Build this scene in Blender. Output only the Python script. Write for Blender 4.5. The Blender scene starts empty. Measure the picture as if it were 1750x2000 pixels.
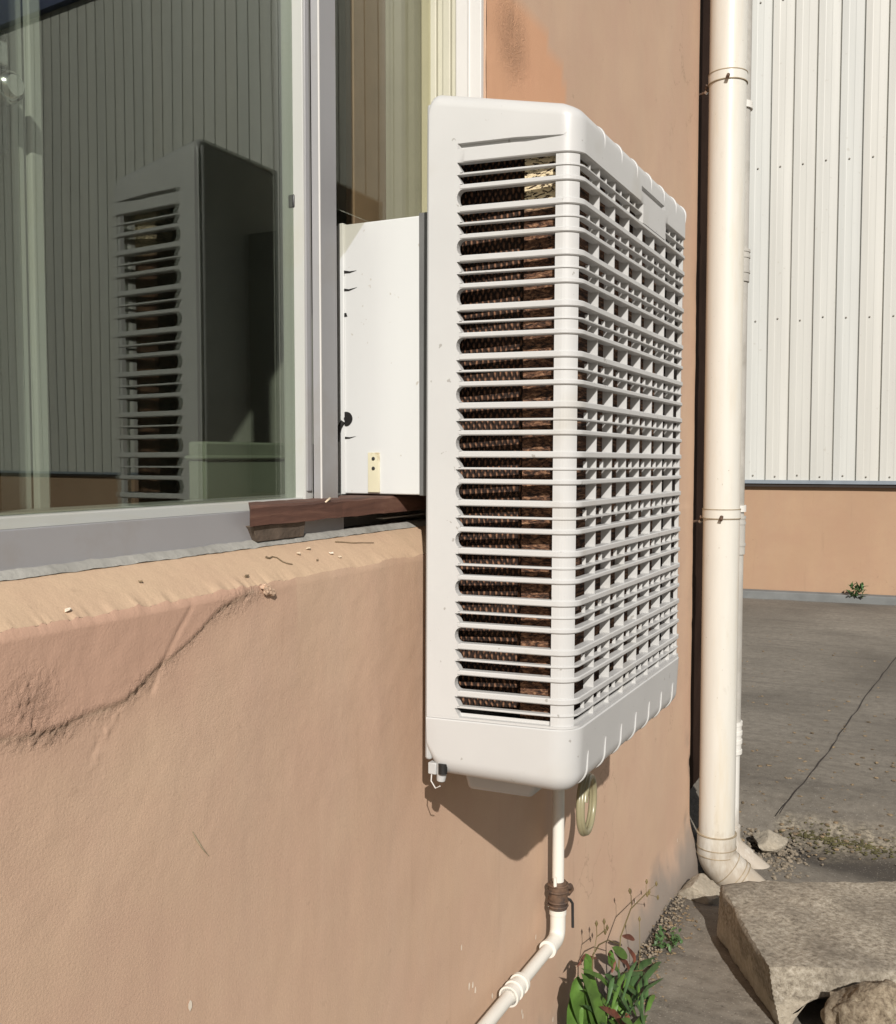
import bpy, bmesh, math, random
from mathutils import Vector, Matrix, noise, Quaternion
random.seed(7)
R = math.radians
S = bpy.context.scene
COL = S.collection
# ------------------------------------------------------------------ camera, sky, sun
F, YAW, PITCH, CH = 1950.0, R(26.5), R(3.14), 1.2
cd = bpy.data.cameras.new('camera'); cam = bpy.data.objects.new('camera', cd); COL.objects.link(cam)
cam.location = (0, 0, CH); cam.rotation_euler = (R(90) - PITCH, 0, YAW)
cd.sensor_fit = 'HORIZONTAL'; cd.sensor_width = 36; cd.lens = 36 * F / 1750
cd.clip_start = 0.02; cd.clip_end = 2000
S.camera = cam
SUND = Vector((-.263, .456, -.317)).normalized()       # direction the sunlight travels
sd = bpy.data.lights.new('sun', 'SUN'); sun = bpy.data.objects.new('sun', sd); COL.objects.link(sun)
sd.energy = 5.0; sd.angle = R(.5); sd.color = (1, .955, .90)
sun.rotation_mode = 'QUATERNION'; sun.rotation_quaternion = SUND.to_track_quat('-Z', 'Y')
W = bpy.data.worlds.new('World'); S.world = W; W.use_nodes = True
nt = W.node_tree; bg = nt.nodes['Background']
sky = nt.nodes.new('ShaderNodeTexSky'); sky.sky_type = 'NISHITA'; sky.sun_disc = False
sky.sun_elevation = math.asin(-SUND.z); sky.sun_rotation = math.atan2(-SUND.x, -SUND.y)
nt.links.new(sky.outputs[0], bg.inputs[0]); bg.inputs[1].default_value = .05
S.view_settings.view_transform = 'Standard'; S.view_settings.look = 'None'
S.view_settings.exposure = 0.0; S.view_settings.gamma = 1
S.render.resolution_x = 896; S.render.resolution_y = 1024

# ------------------------------------------------------------------ surveying helpers
_rot = cam.rotation_euler.to_matrix()
def ray(px, py): return _rot @ Vector(((px - 875) / F, (1000 - py) / F, -1))
def at(px, py, axis, val):
    d = ray(px, py); o = Vector((0, 0, CH)); return o + d * ((val - o[axis]) / d[axis])
def atx(px, py, x): return at(px, py, 0, x)
def aty(px, py, y): return at(px, py, 1, y)
def atz(px, py, z=0): return at(px, py, 2, z)

# ------------------------------------------------------------------ node materials
def new_mat(name):
    m = bpy.data.materials.new(name); m.use_nodes = True
    return m, m.node_tree, m.node_tree.nodes['Principled BSDF']
def N(t, typ, **kw):
    n = t.nodes.new(typ)
    for k, v in kw.items():
        if k in n.inputs: n.inputs[k].default_value = v
        else: setattr(n, k, v)
    return n
def coords(t, scale=(1, 1, 1), obj=True, rot=(0, 0, 0)):
    tc = N(t, 'ShaderNodeTexCoord'); mp = N(t, 'ShaderNodeMapping')
    mp.inputs['Scale'].default_value = scale; mp.inputs['Rotation'].default_value = rot
    t.links.new(tc.outputs['Object'], mp.inputs[0]); return mp.outputs[0]
def ramp(t, src, stops):
    r = N(t, 'ShaderNodeValToRGB'); e = r.color_ramp.elements
    while len(e) < len(stops): e.new(.5)
    for i, (p, c) in enumerate(stops):
        e[i].position = p; e[i].color = (*c, 1) if len(c) == 3 else c
    t.links.new(src, r.inputs[0]); return r.outputs[0]
def g(v): return (v, v, v)
def mix(t, fac, a, b, mode='MIX'):
    m = N(t, 'ShaderNodeMix', data_type='RGBA', blend_type=mode)
    for s, v in ((m.inputs[0], fac), (m.inputs[6], a), (m.inputs[7], b)):
        if hasattr(v, 'is_linked') or hasattr(v, 'links'): t.links.new(v, s)
        elif isinstance(v, (int, float)): s.default_value = v
        else: s.default_value = (*v, 1)
    return m.outputs[2]
def noise_tex(t, co, scale, detail=4, rough=.55, dist=0):
    n = N(t, 'ShaderNodeTexNoise', Scale=scale, Detail=detail, Roughness=rough, Distortion=dist)
    t.links.new(co, n.inputs['Vector']); return n.outputs['Fac']
def bump(t, p, h, strength, dist, prev=None):
    b = N(t, 'ShaderNodeBump', Strength=strength, Distance=dist)
    t.links.new(h, b.inputs['Height'])
    if prev: t.links.new(prev, b.inputs['Normal'])
    t.links.new(b.outputs[0], p.inputs['Normal']); return b.outputs[0]
def simple(name, col, rough=.5, metal=0, var=.12, vscale=6, bmp=.15, bscale=60, bdist=.001, dirt=None, dirt_scale=3, dirt_t=(.55, .75), stretch=(1, 1, 1), spec=.5):
    m, t, p = new_mat(name); co = coords(t, stretch)
    n1 = noise_tex(t, co, vscale, 5)
    c = mix(t, ramp(t, n1, [(.3, g(0)), (.7, g(1))]), tuple(x * (1 - var) for x in col), tuple(min(1, x * (1 + var)) for x in col))
    if dirt:
        n2 = noise_tex(t, co, dirt_scale, 8, .65)
        c = mix(t, ramp(t, n2, [(dirt_t[0], g(0)), (dirt_t[1], g(1))]), c, dirt)
    t.links.new(c, p.inputs['Base Color'])
    p.inputs['Roughness'].default_value = rough; p.inputs['Metallic'].default_value = metal
    p.inputs['Specular IOR Level'].default_value = spec
    if bmp: bump(t, p, noise_tex(t, co, bscale, 4), bmp, bdist)
    return m
def mixadd(t, a, b):
    m = N(t, 'ShaderNodeMath', operation='ADD'); t.links.new(a, m.inputs[0]); t.links.new(b, m.inputs[1]); return m.outputs[0]
M = {}
WALLC = (.575, .395, .275)
def plaster(name, attr=True, base=WALLC, streak=.35):
    m, t, p = new_mat(name); co = coords(t)
    big = noise_tex(t, co, 1.6, 6, .6)
    c = mix(t, ramp(t, big, [(.35, g(0)), (.68, g(1))]), tuple(x * .93 for x in base), (base[0] * 1.03, base[1] * 1.06, base[2] * 1.06))
    st = coords(t, (9, 9, .8)); vs = noise_tex(t, st, 1.2, 5, .6)
    c = mix(t, ramp(t, vs, [(.45, g(0)), (.75, g(streak))]), c, (base[0] * .88, base[1] * .93, base[2] * 1.0))
    mt = noise_tex(t, co, 5, 7, .7)
    c = mix(t, ramp(t, mt, [(.40, g(0)), (.66, g(.55))]), c, (base[0] * .92, base[1] * .875, base[2] * .91))
    dr_ = noise_tex(t, coords(t, (26, 26, 1.6)), 1.0, 5, .7)
    c = mix(t, ramp(t, dr_, [(.60, g(0)), (.72, g(.28))]), c, (base[0] * .72, base[1] * .70, base[2] * .68))
    sp = noise_tex(t, co, 26, 3, .6)
    c = mix(t, ramp(t, sp, [(.69, g(0)), (.75, g(.4))]), c, (base[0] * .6, base[1] * .6, base[2] * .6))
    fine = noise_tex(t, co, 420, 3, .6)
    c = mix(t, ramp(t, fine, [(.3, g(.10)), (.6, g(0))]), c, (.2, .13, .09))
    if attr:
        a = N(t, 'ShaderNodeAttribute', attribute_name='tint')
        sx = N(t, 'ShaderNodeSeparateColor'); t.links.new(a.outputs['Color'], sx.inputs[0])
        c = mix(t, sx.outputs[0], c, (.49, .300, .215))          # reddish plaster patch
        c = mix(t, sx.outputs[1], c, (.70, .33, .16))           # fresher orange patch
        c = mix(t, sx.outputs[2], c, (.24, .21, .18))           # grey dirt / bare cement
    t.links.new(c, p.inputs['Base Color']); p.inputs['Roughness'].default_value = .85
    p.inputs['Specular IOR Level'].default_value = .25
    b = bump(t, p, noise_tex(t, co, 14, 5, .5), .2, .003)
    b = bump(t, p, noise_tex(t, co, 340, 5, .7), .5, .0011, b)
    if attr:
        sb_ = N(t, 'ShaderNodeMath', operation='SUBTRACT'); t.links.new(noise_tex(t, co, 260, 5, .75), sb_.inputs[0]); sb_.inputs[1].default_value = .5
        rg = N(t, 'ShaderNodeMath', operation='MULTIPLY'); t.links.new(a.outputs['Alpha'], rg.inputs[0]); t.links.new(sb_.outputs[0], rg.inputs[1])
        b = bump(t, p, rg.outputs[0], .9, .009, b)
    hc_ = N(t, 'ShaderNodeTexVoronoi', feature='DISTANCE_TO_EDGE', Scale=2.3); wob = N(t, 'ShaderNodeVectorMath', operation='ADD')
    nz = N(t, 'ShaderNodeTexNoise', Scale=7.0, Detail=6.0); t.links.new(co, nz.inputs['Vector']); sc_ = N(t, 'ShaderNodeVectorMath', operation='SCALE', Scale=.35); t.links.new(nz.outputs['Color'], sc_.inputs[0])
    t.links.new(co, wob.inputs[0]); t.links.new(sc_.outputs[0], wob.inputs[1]); t.links.new(wob.outputs[0], hc_.inputs['Vector'])
    hl = ramp(t, hc_.outputs['Distance'], [(.0, g(0)), (.006, g(1))]); msk = ramp(t, noise_tex(t, co, 1.3, 2), [(.55, g(0)), (.65, g(.35))])
    inv = N(t, 'ShaderNodeMath', operation='SUBTRACT'); inv.inputs[0].default_value = 1; t.links.new(hl, inv.inputs[1])
    mm = N(t, 'ShaderNodeMath', operation='MULTIPLY'); t.links.new(inv.outputs[0], mm.inputs[0]); t.links.new(msk, mm.inputs[1])
    c2 = mix(t, mm.outputs[0], c, (.20, .12, .08)); t.links.new(c2, p.inputs['Base Color'])
    return m
M['plaster'] = plaster('peach_plaster')
M['plaster2'] = plaster('far_peach_plaster', False, (.40, .26, .165))
M['sill'] = plaster('sill_plaster', False, (.53, .375, .25), 0)
# cooler plastic
M['plastic'] = simple('white_plastic', (.505, .50, .485), .42, var=.04, vscale=5, bmp=.04, bscale=160, bdist=.0005, dirt=(.44, .42, .37), dirt_scale=14, dirt_t=(.62, .78))
M['plastic_grey'] = simple('grey_plastic', (.46, .46, .45), .5, var=.05, bmp=.05)
M['duct_white'] = simple('duct_white', (.60, .605, .59), .5, var=.03, bmp=.25, bscale=5, bdist=.004, dirt=(.62, .60, .54), dirt_scale=9, dirt_t=(.62, .8), stretch=(1, 1, .25))
M['duct_shade'] = simple('grey_duct_shade', (.13, .13, .125), .6, var=.1)  # dark tone for the shaded end of the duct
M['black'] = simple('black_rubber', (.012, .011, .010), .6, var=.2)
M['cavity'] = simple('dark_cavity', (.03, .022, .018), .9, bmp=0)
M['cream_metal'] = simple('cream_metal', (.62, .58, .42), .45, dirt=(.35, .25, .12), dirt_t=(.6, .75), dirt_scale=30)
M['rust'] = simple('rusty_metal', (.11, .065, .04), .75, var=.4, vscale=60, bmp=.5, bscale=200, dirt=(.06, .04, .03), dirt_scale=40, dirt_t=(.5, .6))
M['dark_metal'] = simple('dark_metal', (.03, .03, .03), .45, var=.2)
M['chrome'] = simple('chrome_metal', (.6, .6, .6), .18, metal=1, bmp=0)
def pad_mat():
    m, t, p = new_mat('cellulose_pad'); co = coords(t, (1, 1, 1))
    w = []
    for sgn in (1, -1):
        mp = coords(t, (1, 1, 1), rot=(R(50 * sgn), R(-50 * sgn), 0))
        wv = N(t, 'ShaderNodeTexWave', wave_type='BANDS', bands_direction='Z', Scale=46, Distortion=4.0, Detail=3.0)
        t.links.new(mp, wv.inputs['Vector']); w.append(wv.outputs['Fac'])
    mul = N(t, 'ShaderNodeMath', operation='MULTIPLY'); t.links.new(w[0], mul.inputs[0]); t.links.new(w[1], mul.inputs[1])
    c = ramp(t, mul.outputs[0], [(.05, (.03, .013, .007)), (.5, (.17, .08, .042)), (1, (.26, .135, .075))])
    sep = N(t, 'ShaderNodeSeparateXYZ'); t.links.new(co, sep.inputs[0])
    # pale sun-bleached top of the pad
    top = ramp(t, sep.outputs[2], [(.335, g(0)), (.345, g(1))])
    
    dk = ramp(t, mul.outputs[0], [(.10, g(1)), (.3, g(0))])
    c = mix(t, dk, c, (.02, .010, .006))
    t.links.new(c, p.inputs['Base Color']); p.inputs['Roughness'].default_value = .95
    bump(t, p, mul.outputs[0], .8, .006); return m
M['pad'] = pad_mat()
def pad2():
    m, t, p = new_mat('fibrous_pad_end'); co = coords(t, (110, 30, 260), rot=(0, R(40), 0)); n1 = noise_tex(t, co, 1.0, 6, .65, .6)
    c = ramp(t, n1, [(.40, (.02, .010, .006)), (.52, (.13, .060, .032)), (.66, (.36, .20, .11))])
    o = coords(t); sep = N(t, 'ShaderNodeSeparateXYZ'); t.links.new(o, sep.inputs[0])
    yneg = N(t, 'ShaderNodeMath', operation='MULTIPLY'); t.links.new(sep.outputs[1], yneg.inputs[0]); yneg.inputs[1].default_value = -.6
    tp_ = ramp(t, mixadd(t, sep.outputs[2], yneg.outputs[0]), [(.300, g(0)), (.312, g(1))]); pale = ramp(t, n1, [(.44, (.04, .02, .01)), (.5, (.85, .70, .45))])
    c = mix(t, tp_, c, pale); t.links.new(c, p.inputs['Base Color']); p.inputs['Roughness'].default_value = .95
    bump(t, p, n1, .8, .006); return m
M['pad_end'] = pad2()
M['alu'] = simple('grey_aluminium', (.33, .325, .33), .45, metal=.2, var=.07, vscale=3, bmp=.06, bscale=90, dirt=(.28, .25, .21), dirt_scale=5, dirt_t=(.5, .8))
M['alu_pale'] = simple('pale_aluminium', (.45, .45, .425), .42, var=.06, vscale=3, bmp=.05, dirt=(.42, .40, .33), dirt_scale=6, dirt_t=(.5, .8))
M['frame_white'] = simple('white_frame', (.62, .60, .57), .4, var=.03, bmp=.03)
M['frame_cream'] = simple('cream_frame', (.50, .48, .38), .5, var=.08, bmp=.05)
M['caulk'] = simple('grey_cement_joint', (.30, .29, .26), .85, var=.2, vscale=20, bmp=.6, bscale=90, bdist=.003, dirt=(.15, .14, .12), dirt_t=(.55, .7), dirt_scale=10)
def glass_mat(name='window_glass', col=(.80, .83, .79, 1), ior=1.72):
    m, t, p = new_mat(name); t.nodes.remove(p)
    out = t.nodes['Material Output']
    tr = N(t, 'ShaderNodeBsdfTransparent'); tr.inputs[0].default_value = col
    gl = N(t, 'ShaderNodeBsdfGlossy', Roughness=0.0); gl.inputs[0].default_value = (.95, 1, .94, 1)
    fr = N(t, 'ShaderNodeFresnel', IOR=ior); mx = N(t, 'ShaderNodeMixShader')
    ge = N(t, 'ShaderNodeNewGeometry'); io = N(t, 'ShaderNodeMix', data_type='FLOAT'); io.inputs[2].default_value = ior; io.inputs[3].default_value = 1 / ior
    t.links.new(ge.outputs['Backfacing'], io.inputs[0]); t.links.new(io.outputs[0], fr.inputs['IOR'])
    co = coords(t); nz = noise_tex(t, co, 2.2, 1); b = N(t, 'ShaderNodeBump', Strength=.12, Distance=.004)
    t.links.new(nz, b.inputs['Height']); t.links.new(b.outputs[0], gl.inputs['Normal'])
    t.links.new(fr.outputs[0], mx.inputs[0]); t.links.new(tr.outputs[0], mx.inputs[1]); t.links.new(gl.outputs[0], mx.inputs[2])
    t.links.new(mx.outputs[0], out.inputs[0]); return m
M['glass'] = glass_mat(); M['clear_glass'] = glass_mat('clear_glass', (.93, .92, .86, 1), 1.25)
M['room'] = simple('room_paint', (.22, .22, .19), .9, bmp=0)
M['board'] = simple('brown_board', (.23, .165, .11), .8, var=.15, vscale=8)
M['curtain'] = simple('curtain_cloth', (.44, .31, .16), .9, var=.15, vscale=12)
M['box'] = simple('pale_box', (.20, .22, .165), .7)
M['pvc'] = simple('cream_pvc', (.60, .58, .52), .35, var=.03, bmp=.03, dirt=(.55, .48, .36), dirt_scale=2.2, dirt_t=(.5, .8), stretch=(6, 6, .7))
M['pvc_white'] = simple('white_pvc', (.68, .66, .61), .35, var=.03, bmp=.03)
M['pvc_grey'] = simple('weathered_grey_pvc', (.42, .40, .36), .6, var=.12, vscale=10, dirt=(.30, .28, .24), dirt_t=(.5, .7), dirt_scale=8)
M['pvc_dirty'] = simple('dirty_pvc_edge', (.30, .24, .16), .8, var=.3, vscale=50)
M['pvc_thin'] = simple('splashed_white_pvc', (.70, .67, .60), .4, var=.04, bmp=.1, dirt=(.50, .44, .36), dirt_scale=35, dirt_t=(.66, .70))
M['hose'] = simple('yellowed_hose', (.26, .235, .14), .3, var=.1)
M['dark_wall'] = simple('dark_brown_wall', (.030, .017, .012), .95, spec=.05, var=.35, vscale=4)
def wood():
    m, t, p = new_mat('reddish_wood'); co = coords(t, (30, 3, 30))
    n1 = noise_tex(t, co, 2.2, 6, .6, .6)
    c = ramp(t, n1, [(.3, (.05, .022, .015)), (.55, (.11, .050, .033)), (.75, (.17, .09, .06))])
    t.links.new(c, p.inputs['Base Color']); p.inputs['Roughness'].default_value = .8
    bump(t, p, n1, .6, .002); return m
M['wood'] = wood()
M['wood_end'] = simple('grey_wood', (.10, .075, .055), .9, var=.3, vscale=50, bmp=.6, bscale=150, bdist=.002)
def clad():
    m, t, p = new_mat('cream_cladding'); co = coords(t)
    a = N(t, 'ShaderNodeAttribute', attribute_name='tone')
    st = coords(t, (8, 8, .35)); n = noise_tex(t, st, 1.4, 5)
    c = mix(t, ramp(t, n, [(.35, g(0)), (.7, g(1))]), (.50, .495, .455), (.57, .565, .52))
    c = mix(t, .85, c, a.outputs['Color'], 'MULTIPLY')
    t.links.new(c, p.inputs['Base Color']); p.inputs['Roughness'].default_value = .5
    return m
M['clad'] = clad()
M['flash'] = simple('blue_grey_flashing', (.20, .23, .26), .5, var=.15)
M['screw'] = simple('dull_screw', (.22, .20, .17), .6)
M['roofblue'] = simple('dark_blue_roof_edge', (.03, .05, .14), .5)
def concrete():
    m, t, p = new_mat('stained_concrete'); co = coords(t)
    n1 = noise_tex(t, co, .9, 8, .62, .3); n2 = noise_tex(t, co, 24, 6, .7)
    c = ramp(t, n1, [(.30, (.115, .100, .080)), (.5, (.19, .168, .136)), (.72, (.27, .24, .195))])
    c = mix(t, ramp(t, n2, [(.35, g(.55)), (.6, g(0))]), c, (.10, .085, .065))
    st = coords(t, (.8, 9, 1), rot=(0, 0, R(-27))); n3 = noise_tex(t, st, 1.6, 7, .65)
    c = mix(t, ramp(t, n3, [(.50, g(0)), (.66, g(.42))]), c, (.085, .073, .06))
    a = N(t, 'ShaderNodeAttribute', attribute_name='tint'); sx = N(t, 'ShaderNodeSeparateColor'); t.links.new(a.outputs['Color'], sx.inputs[0])
    c = mix(t, sx.outputs[0], c, (.055, .046, .036))
    n4 = noise_tex(t, co, 60, 5, .7)
    c = mix(t, sx.outputs[1], c, ramp(t, n4, [(.4, (.10, .085, .06)), (.6, (.36, .31, .23))]))
    t.links.new(c, p.inputs['Base Color']); p.inputs['Roughness'].default_value = .9
    b = bump(t, p, n2, .5, .008); bump(t, p, noise_tex(t, co, 160, 4, .7), .4, .002, b)
    return m
M['concrete'] = concrete()
def add_specks(m, col, scale=110, th=(.74, .78), amt=.7, zdirt=None):
    t = m.node_tree; p = t.nodes['Principled BSDF']; src = p.inputs['Base Color'].links[0].from_socket; co = coords(t)
    c = mix(t, ramp(t, noise_tex(t, co, scale, 2, .5), [(th[0], g(0)), (th[1], g(amt))]), src, col)
    if zdirt:
        z0, z1, dc = zdirt; sx = N(t, 'ShaderNodeSeparateXYZ'); t.links.new(co, sx.inputs[0])
        mr = N(t, 'ShaderNodeMapRange'); mr.inputs[1].default_value = z0; mr.inputs[2].default_value = z1; mr.inputs[3].default_value = .75; mr.inputs[4].default_value = 0; t.links.new(sx.outputs[2], mr.inputs[0])
        ad = mixadd(t, mr.outputs[0], noise_tex(t, coords(t, (1, 1, .35)), 30, 6, .7)); c = mix(t, ramp(t, ad, [(.62, g(0)), (1.0, g(.8))]), c, dc)
    t.links.new(c, p.inputs['Base Color'])
add_specks(M['plastic'], (.22, .20, .17), 85, (.72, .75), .6)
add_specks(M['plastic'], (.40, .37, .31), 9, (.60, .80), .5)
add_specks(M['duct_white'], (.30, .24, .16), 60, (.70, .74), .5)
for k_ in ('pvc', 'pvc_white'): add_specks(M[k_], (.28, .22, .15), 120, (.73, .77), .6, (-.12, .14, (.34, .28, .21)))
add_specks(M['clad'], (.34, .31, .25), 22, (.70, .78), .35)
add_specks(M['concrete'], (.36, .33, .28), 190, (.64, .70), .6)
add_specks(M['concrete'], (.06, .05, .04), 75, (.66, .72), .6)
def oldconc(name, a, b_, c_):
    m, t, p = new_mat(name); co = coords(t)
    n1 = noise_tex(t, co, 75, 8, .8); n2 = noise_tex(t, co, 7, 5, .6)
    c = ramp(t, n1, [(.34, a), (.52, b_), (.72, c_)])
    c = mix(t, ramp(t, n2, [(.4, g(0)), (.65, g(.5))]), c, (.12, .10, .075))
    sn = N(t, 'ShaderNodeSeparateXYZ'); t.links.new(coords(t, (8, 8, 8)), sn.inputs[0])
    c = mix(t, ramp(t, mixadd(t, sn.outputs[2], n2), [(.95, g(.5)), (1.35, g(0))]), c, tuple(x * 1.25 for x in b_))
    v = N(t, 'ShaderNodeTexVoronoi', Scale=90.0); t.links.new(co, v.inputs['Vector'])
    t.links.new(c, p.inputs['Base Color']); p.inputs['Roughness'].default_value = .95
    bb = bump(t, p, n1, .9, .008); bump(t, p, v.outputs['Distance'], .3, .004, bb); return m
M['slab'] = oldconc('weathered_slab', (.13, .105, .075), (.40, .35, .27), (.68, .62, .52))
M['rock'] = oldconc('broken_rock', (.10, .07, .045), (.32, .26, .18), (.52, .45, .34))
M['gravel'] = simple('dusty_gravel', (.20, .165, .12), .95, var=.55, vscale=70)
M['kerb'] = simple('grey_kerb', (.16, .165, .16), .9, var=.15, vscale=8)
M['leaf'] = simple('green_leaf', (.085, .165, .030), .45, var=.4, vscale=25, bmp=.1)
M['leaf_dark'] = simple('blue_green_leaf', (.060, .12, .038), .5, var=.35, vscale=25, bmp=.1)
M['leaf_red'] = simple('reddish_leaf', (.15, .05, .03), .6, var=.4, vscale=30)
M['stem'] = simple('olive_stem', (.15, .115, .045), .6, var=.3)
M['litter'] = simple('dry_litter', (.20, .145, .085), .9, var=.6, vscale=40)
M['moss'] = simple('dry_moss', (.09, .08, .03), .9, var=.5, vscale=40)
M['chip'] = simple('pale_chip', (.62, .50, .36), .8, var=.3, vscale=90)
M['splash'] = simple('white_splash', (.75, .66, .54), .7)

# ------------------------------------------------------------------ mesh helpers
class MB:
    def __init__(s): s.v = []; s.f = []; s.sm = []; s.c = None
    def add(s, vs, fs, smooth=False):
        b = len(s.v); s.v += [Vector(v) for v in vs]
        for f in fs: s.f.append([b + i for i in f]); s.sm.append(smooth)
        return b
    def box(s, a, b):
        x0, y0, z0 = a; x1, y1, z1 = b
        if x0 > x1: x0, x1 = x1, x0
        if y0 > y1: y0, y1 = y1, y0
        if z0 > z1: z0, z1 = z1, z0
        s.add([(x0, y0, z0), (x1, y0, z0), (x1, y1, z0), (x0, y1, z0), (x0, y0, z1), (x1, y0, z1), (x1, y1, z1), (x0, y1, z1)],
              [(0, 3, 2, 1), (4, 5, 6, 7), (0, 1, 5, 4), (1, 2, 6, 5), (2, 3, 7, 6), (3, 0, 4, 7)]); return s
    def tube(s, pts, r, n=16, cap=True, smooth=True):
        pts = [Vector(p) for p in pts]; rs = r if isinstance(r, (list, tuple)) else [r] * len(pts)
        up = None; rings = []
        for i, p in enumerate(pts):
            d = (pts[min(i + 1, len(pts) - 1)] - pts[max(i - 1, 0)])
            d = d.normalized() if d.length > 1e-9 else Vector((0, 0, 1))
            if up is None: up = d.orthogonal().normalized()
            up = (up - d * up.dot(d)); up = up.normalized() if up.length > 1e-6 else d.orthogonal().normalized()
            q = d.cross(up)
            rings.append([p + (up * math.cos(2 * math.pi * k / n) + q * math.sin(2 * math.pi * k / n)) * rs[i] for k in range(n)])
        vs = [v for rg in rings for v in rg]; fs = []
        for i in range(len(pts) - 1):
            for k in range(n):
                a = i * n + k; b = i * n + (k + 1) % n; fs.append((a, b, b + n, a + n))
        base = s.add(vs, fs, smooth)
        if cap:
            s.add(rings[0][::-1], [tuple(range(n))]); s.add(rings[-1], [tuple(range(n))])
        return s
    def grid(s, P, smooth=True, flip=False):
        r, c = len(P), len(P[0]); fs = []
        for i in range(r - 1):
            for j in range(c - 1):
                q = (i * c + j, i * c + j + 1, (i + 1) * c + j + 1, (i + 1) * c + j); fs.append(q[::-1] if flip else q)
        s.add([p for row in P for p in row], fs, smooth); return s
    def build(s, name, mat, parent=None, world=False, bevel=0, merge=True, fixn=True):
        me = bpy.data.meshes.new(name); o = bpy.data.objects.new(name, me); COL.objects.link(o)
        vs = s.v
        if parent is not None:
            o.parent = parent
            if world:
                inv = wm(parent).inverted(); vs = [inv @ v for v in vs]
        me.from_pydata([tuple(v) for v in vs], [], s.f)
        for p, sm in zip(me.polygons, s.sm): p.use_smooth = sm
        if s.c:
            for an, vals in s.c.items():
                ca = me.color_attributes.new(an, 'FLOAT_COLOR', 'POINT')
                for i, cc in enumerate(vals): ca.data[i].color = cc if len(cc) == 4 else (*cc, 0)
        if fixn:
            bm = bmesh.new(); bm.from_mesh(me)
            if merge: bmesh.ops.remove_doubles(bm, verts=bm.verts, dist=1e-5)
            bmesh.ops.recalc_face_normals(bm, faces=bm.faces)
            for e in bm.edges:
                if len(e.link_faces) == 2 and e.calc_face_angle(0) > R(55): e.smooth = False
            bm.to_mesh(me); bm.free()
        me.materials.append(M[mat] if isinstance(mat, str) else mat)
        if bevel:
            b = o.modifiers.new('bevel', 'BEVEL'); b.width = bevel; b.segments = 2; b.limit_method = 'ANGLE'; b.angle_limit = R(40)
            for p in me.polygons: p.use_smooth = True
            bm = bmesh.new(); bm.from_mesh(me)
            for e in bm.edges:
                if len(e.link_faces) == 2 and e.calc_face_angle(0) > R(30): e.smooth = False
            bm.to_mesh(me); bm.free()
        return o
def wm(o):
    m = Matrix.LocRotScale(o.location, o.rotation_euler, o.scale)
    return (wm(o.parent) @ m) if o.parent else m
def tag(o, label=None, cat=None, group=None, kind=None):
    for k, v in (('label', label), ('category', cat), ('group', group), ('kind', kind)):
        if v: o[k] = v
    return o
def thing(name, label, cat, loc=(0, 0, 0), rot=(0, 0, 0), group=None):
    o = bpy.data.objects.new(name, None); COL.objects.link(o); o.location = loc; o.rotation_euler = rot
    o.empty_display_size = .05; return tag(o, label, cat, group)
def fn(x, y, z, s=1, o=3): return noise.fractal(Vector((x * s, y * s, z * s)), .9, 2.1, o)
def frange(a, b, st):
    n = max(1, int(round((b - a) / st))); return [a + (b - a) * i / n for i in range(n)]
def sstep(a, b, x):
    t = min(1, max(0, (x - a) / (b - a))); return t * t * (3 - 2 * t)

# ================================================================== GROUND
def gz(x, y):
    d = math.hypot((x + .35) / .75, (y - 3.15) / .60); return -.085 * (1 - sstep(.35, 1.0, d))
def atg(px, py):
    p = atz(px, py)
    for _ in range(6): p = atz(px, py, gz(p.x, p.y))
    return p
CRACK = [atg(1762, 1270), atg(1700, 1352), atg(1640, 1435), atg(1600, 1492), atg(1556, 1548), atg(1518, 1600)]
def segd(p, a, b):
    ab = b - a; t = max(0, min(1, (p - a).dot(ab) / max(1e-9, ab.dot(ab)))); return (p - a - ab * t).length, t
def polyd(p, pl): return min(segd(p, pl[i], pl[i + 1])[0] for i in range(len(pl) - 1))
DAMP = [atg(1560, 1650).to_2d(), atg(1640, 1680).to_2d(), atg(1720, 1692).to_2d(), atg(1800, 1690).to_2d()]
MOSS = [atg(1550, 1600).to_2d(), atg(1640, 1625).to_2d(), atg(1780, 1645).to_2d()]
mb = MB(); xs = [-300, -60, -12, -4] + frange(-1.6, 1.6, .012) + [1.6, 3, 8, 20, 60, 300]
ys = [-300, -40, -8, -1, .5, 1.2] + frange(1.7, 3.9, .012) + frange(3.9, 9.2, .12) + [9.2, 14, 40, 300]
P = []; tint = []
for y in ys:
    row = []
    for x in xs:
        z = 0; t0 = t1 = 0
        if 1.7 <= y < 9.2 and -1.7 < x < 1.7:
            z = gz(x, y) + .004 * fn(x, y, 0, 3) + (.002 * fn(x, y, 3, 20) if y < 3.9 else 0)
            p = Vector((x, y))
            w = .06 * fn(x, y, 1, 5)
            t0 = 1 - sstep(.02, .16, polyd(p, DAMP) + w)
            t1 = .8 * (1 - sstep(.0, .14, polyd(p, MOSS) + w * 1.5))
            t1 *= .5 + .8 * max(0, fn(x, y, 5, 18) + .35)
            dw = x + .673
            if dw < .14 and y < 3.3: t0 = max(t0, .9 * (1 - sstep(.02, .11, dw + w * .6)))
            z -= .006 * t0; z += .004 * t1
        row.append((x, y, z)); tint.append((min(1, t0), min(1, max(0, t1)), 0))
    P.append(row)
mb.grid(P); mb.c = {'tint': tint}
ground = mb.build('ground', 'concrete', merge=False); tag(ground, kind='structure')
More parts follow.
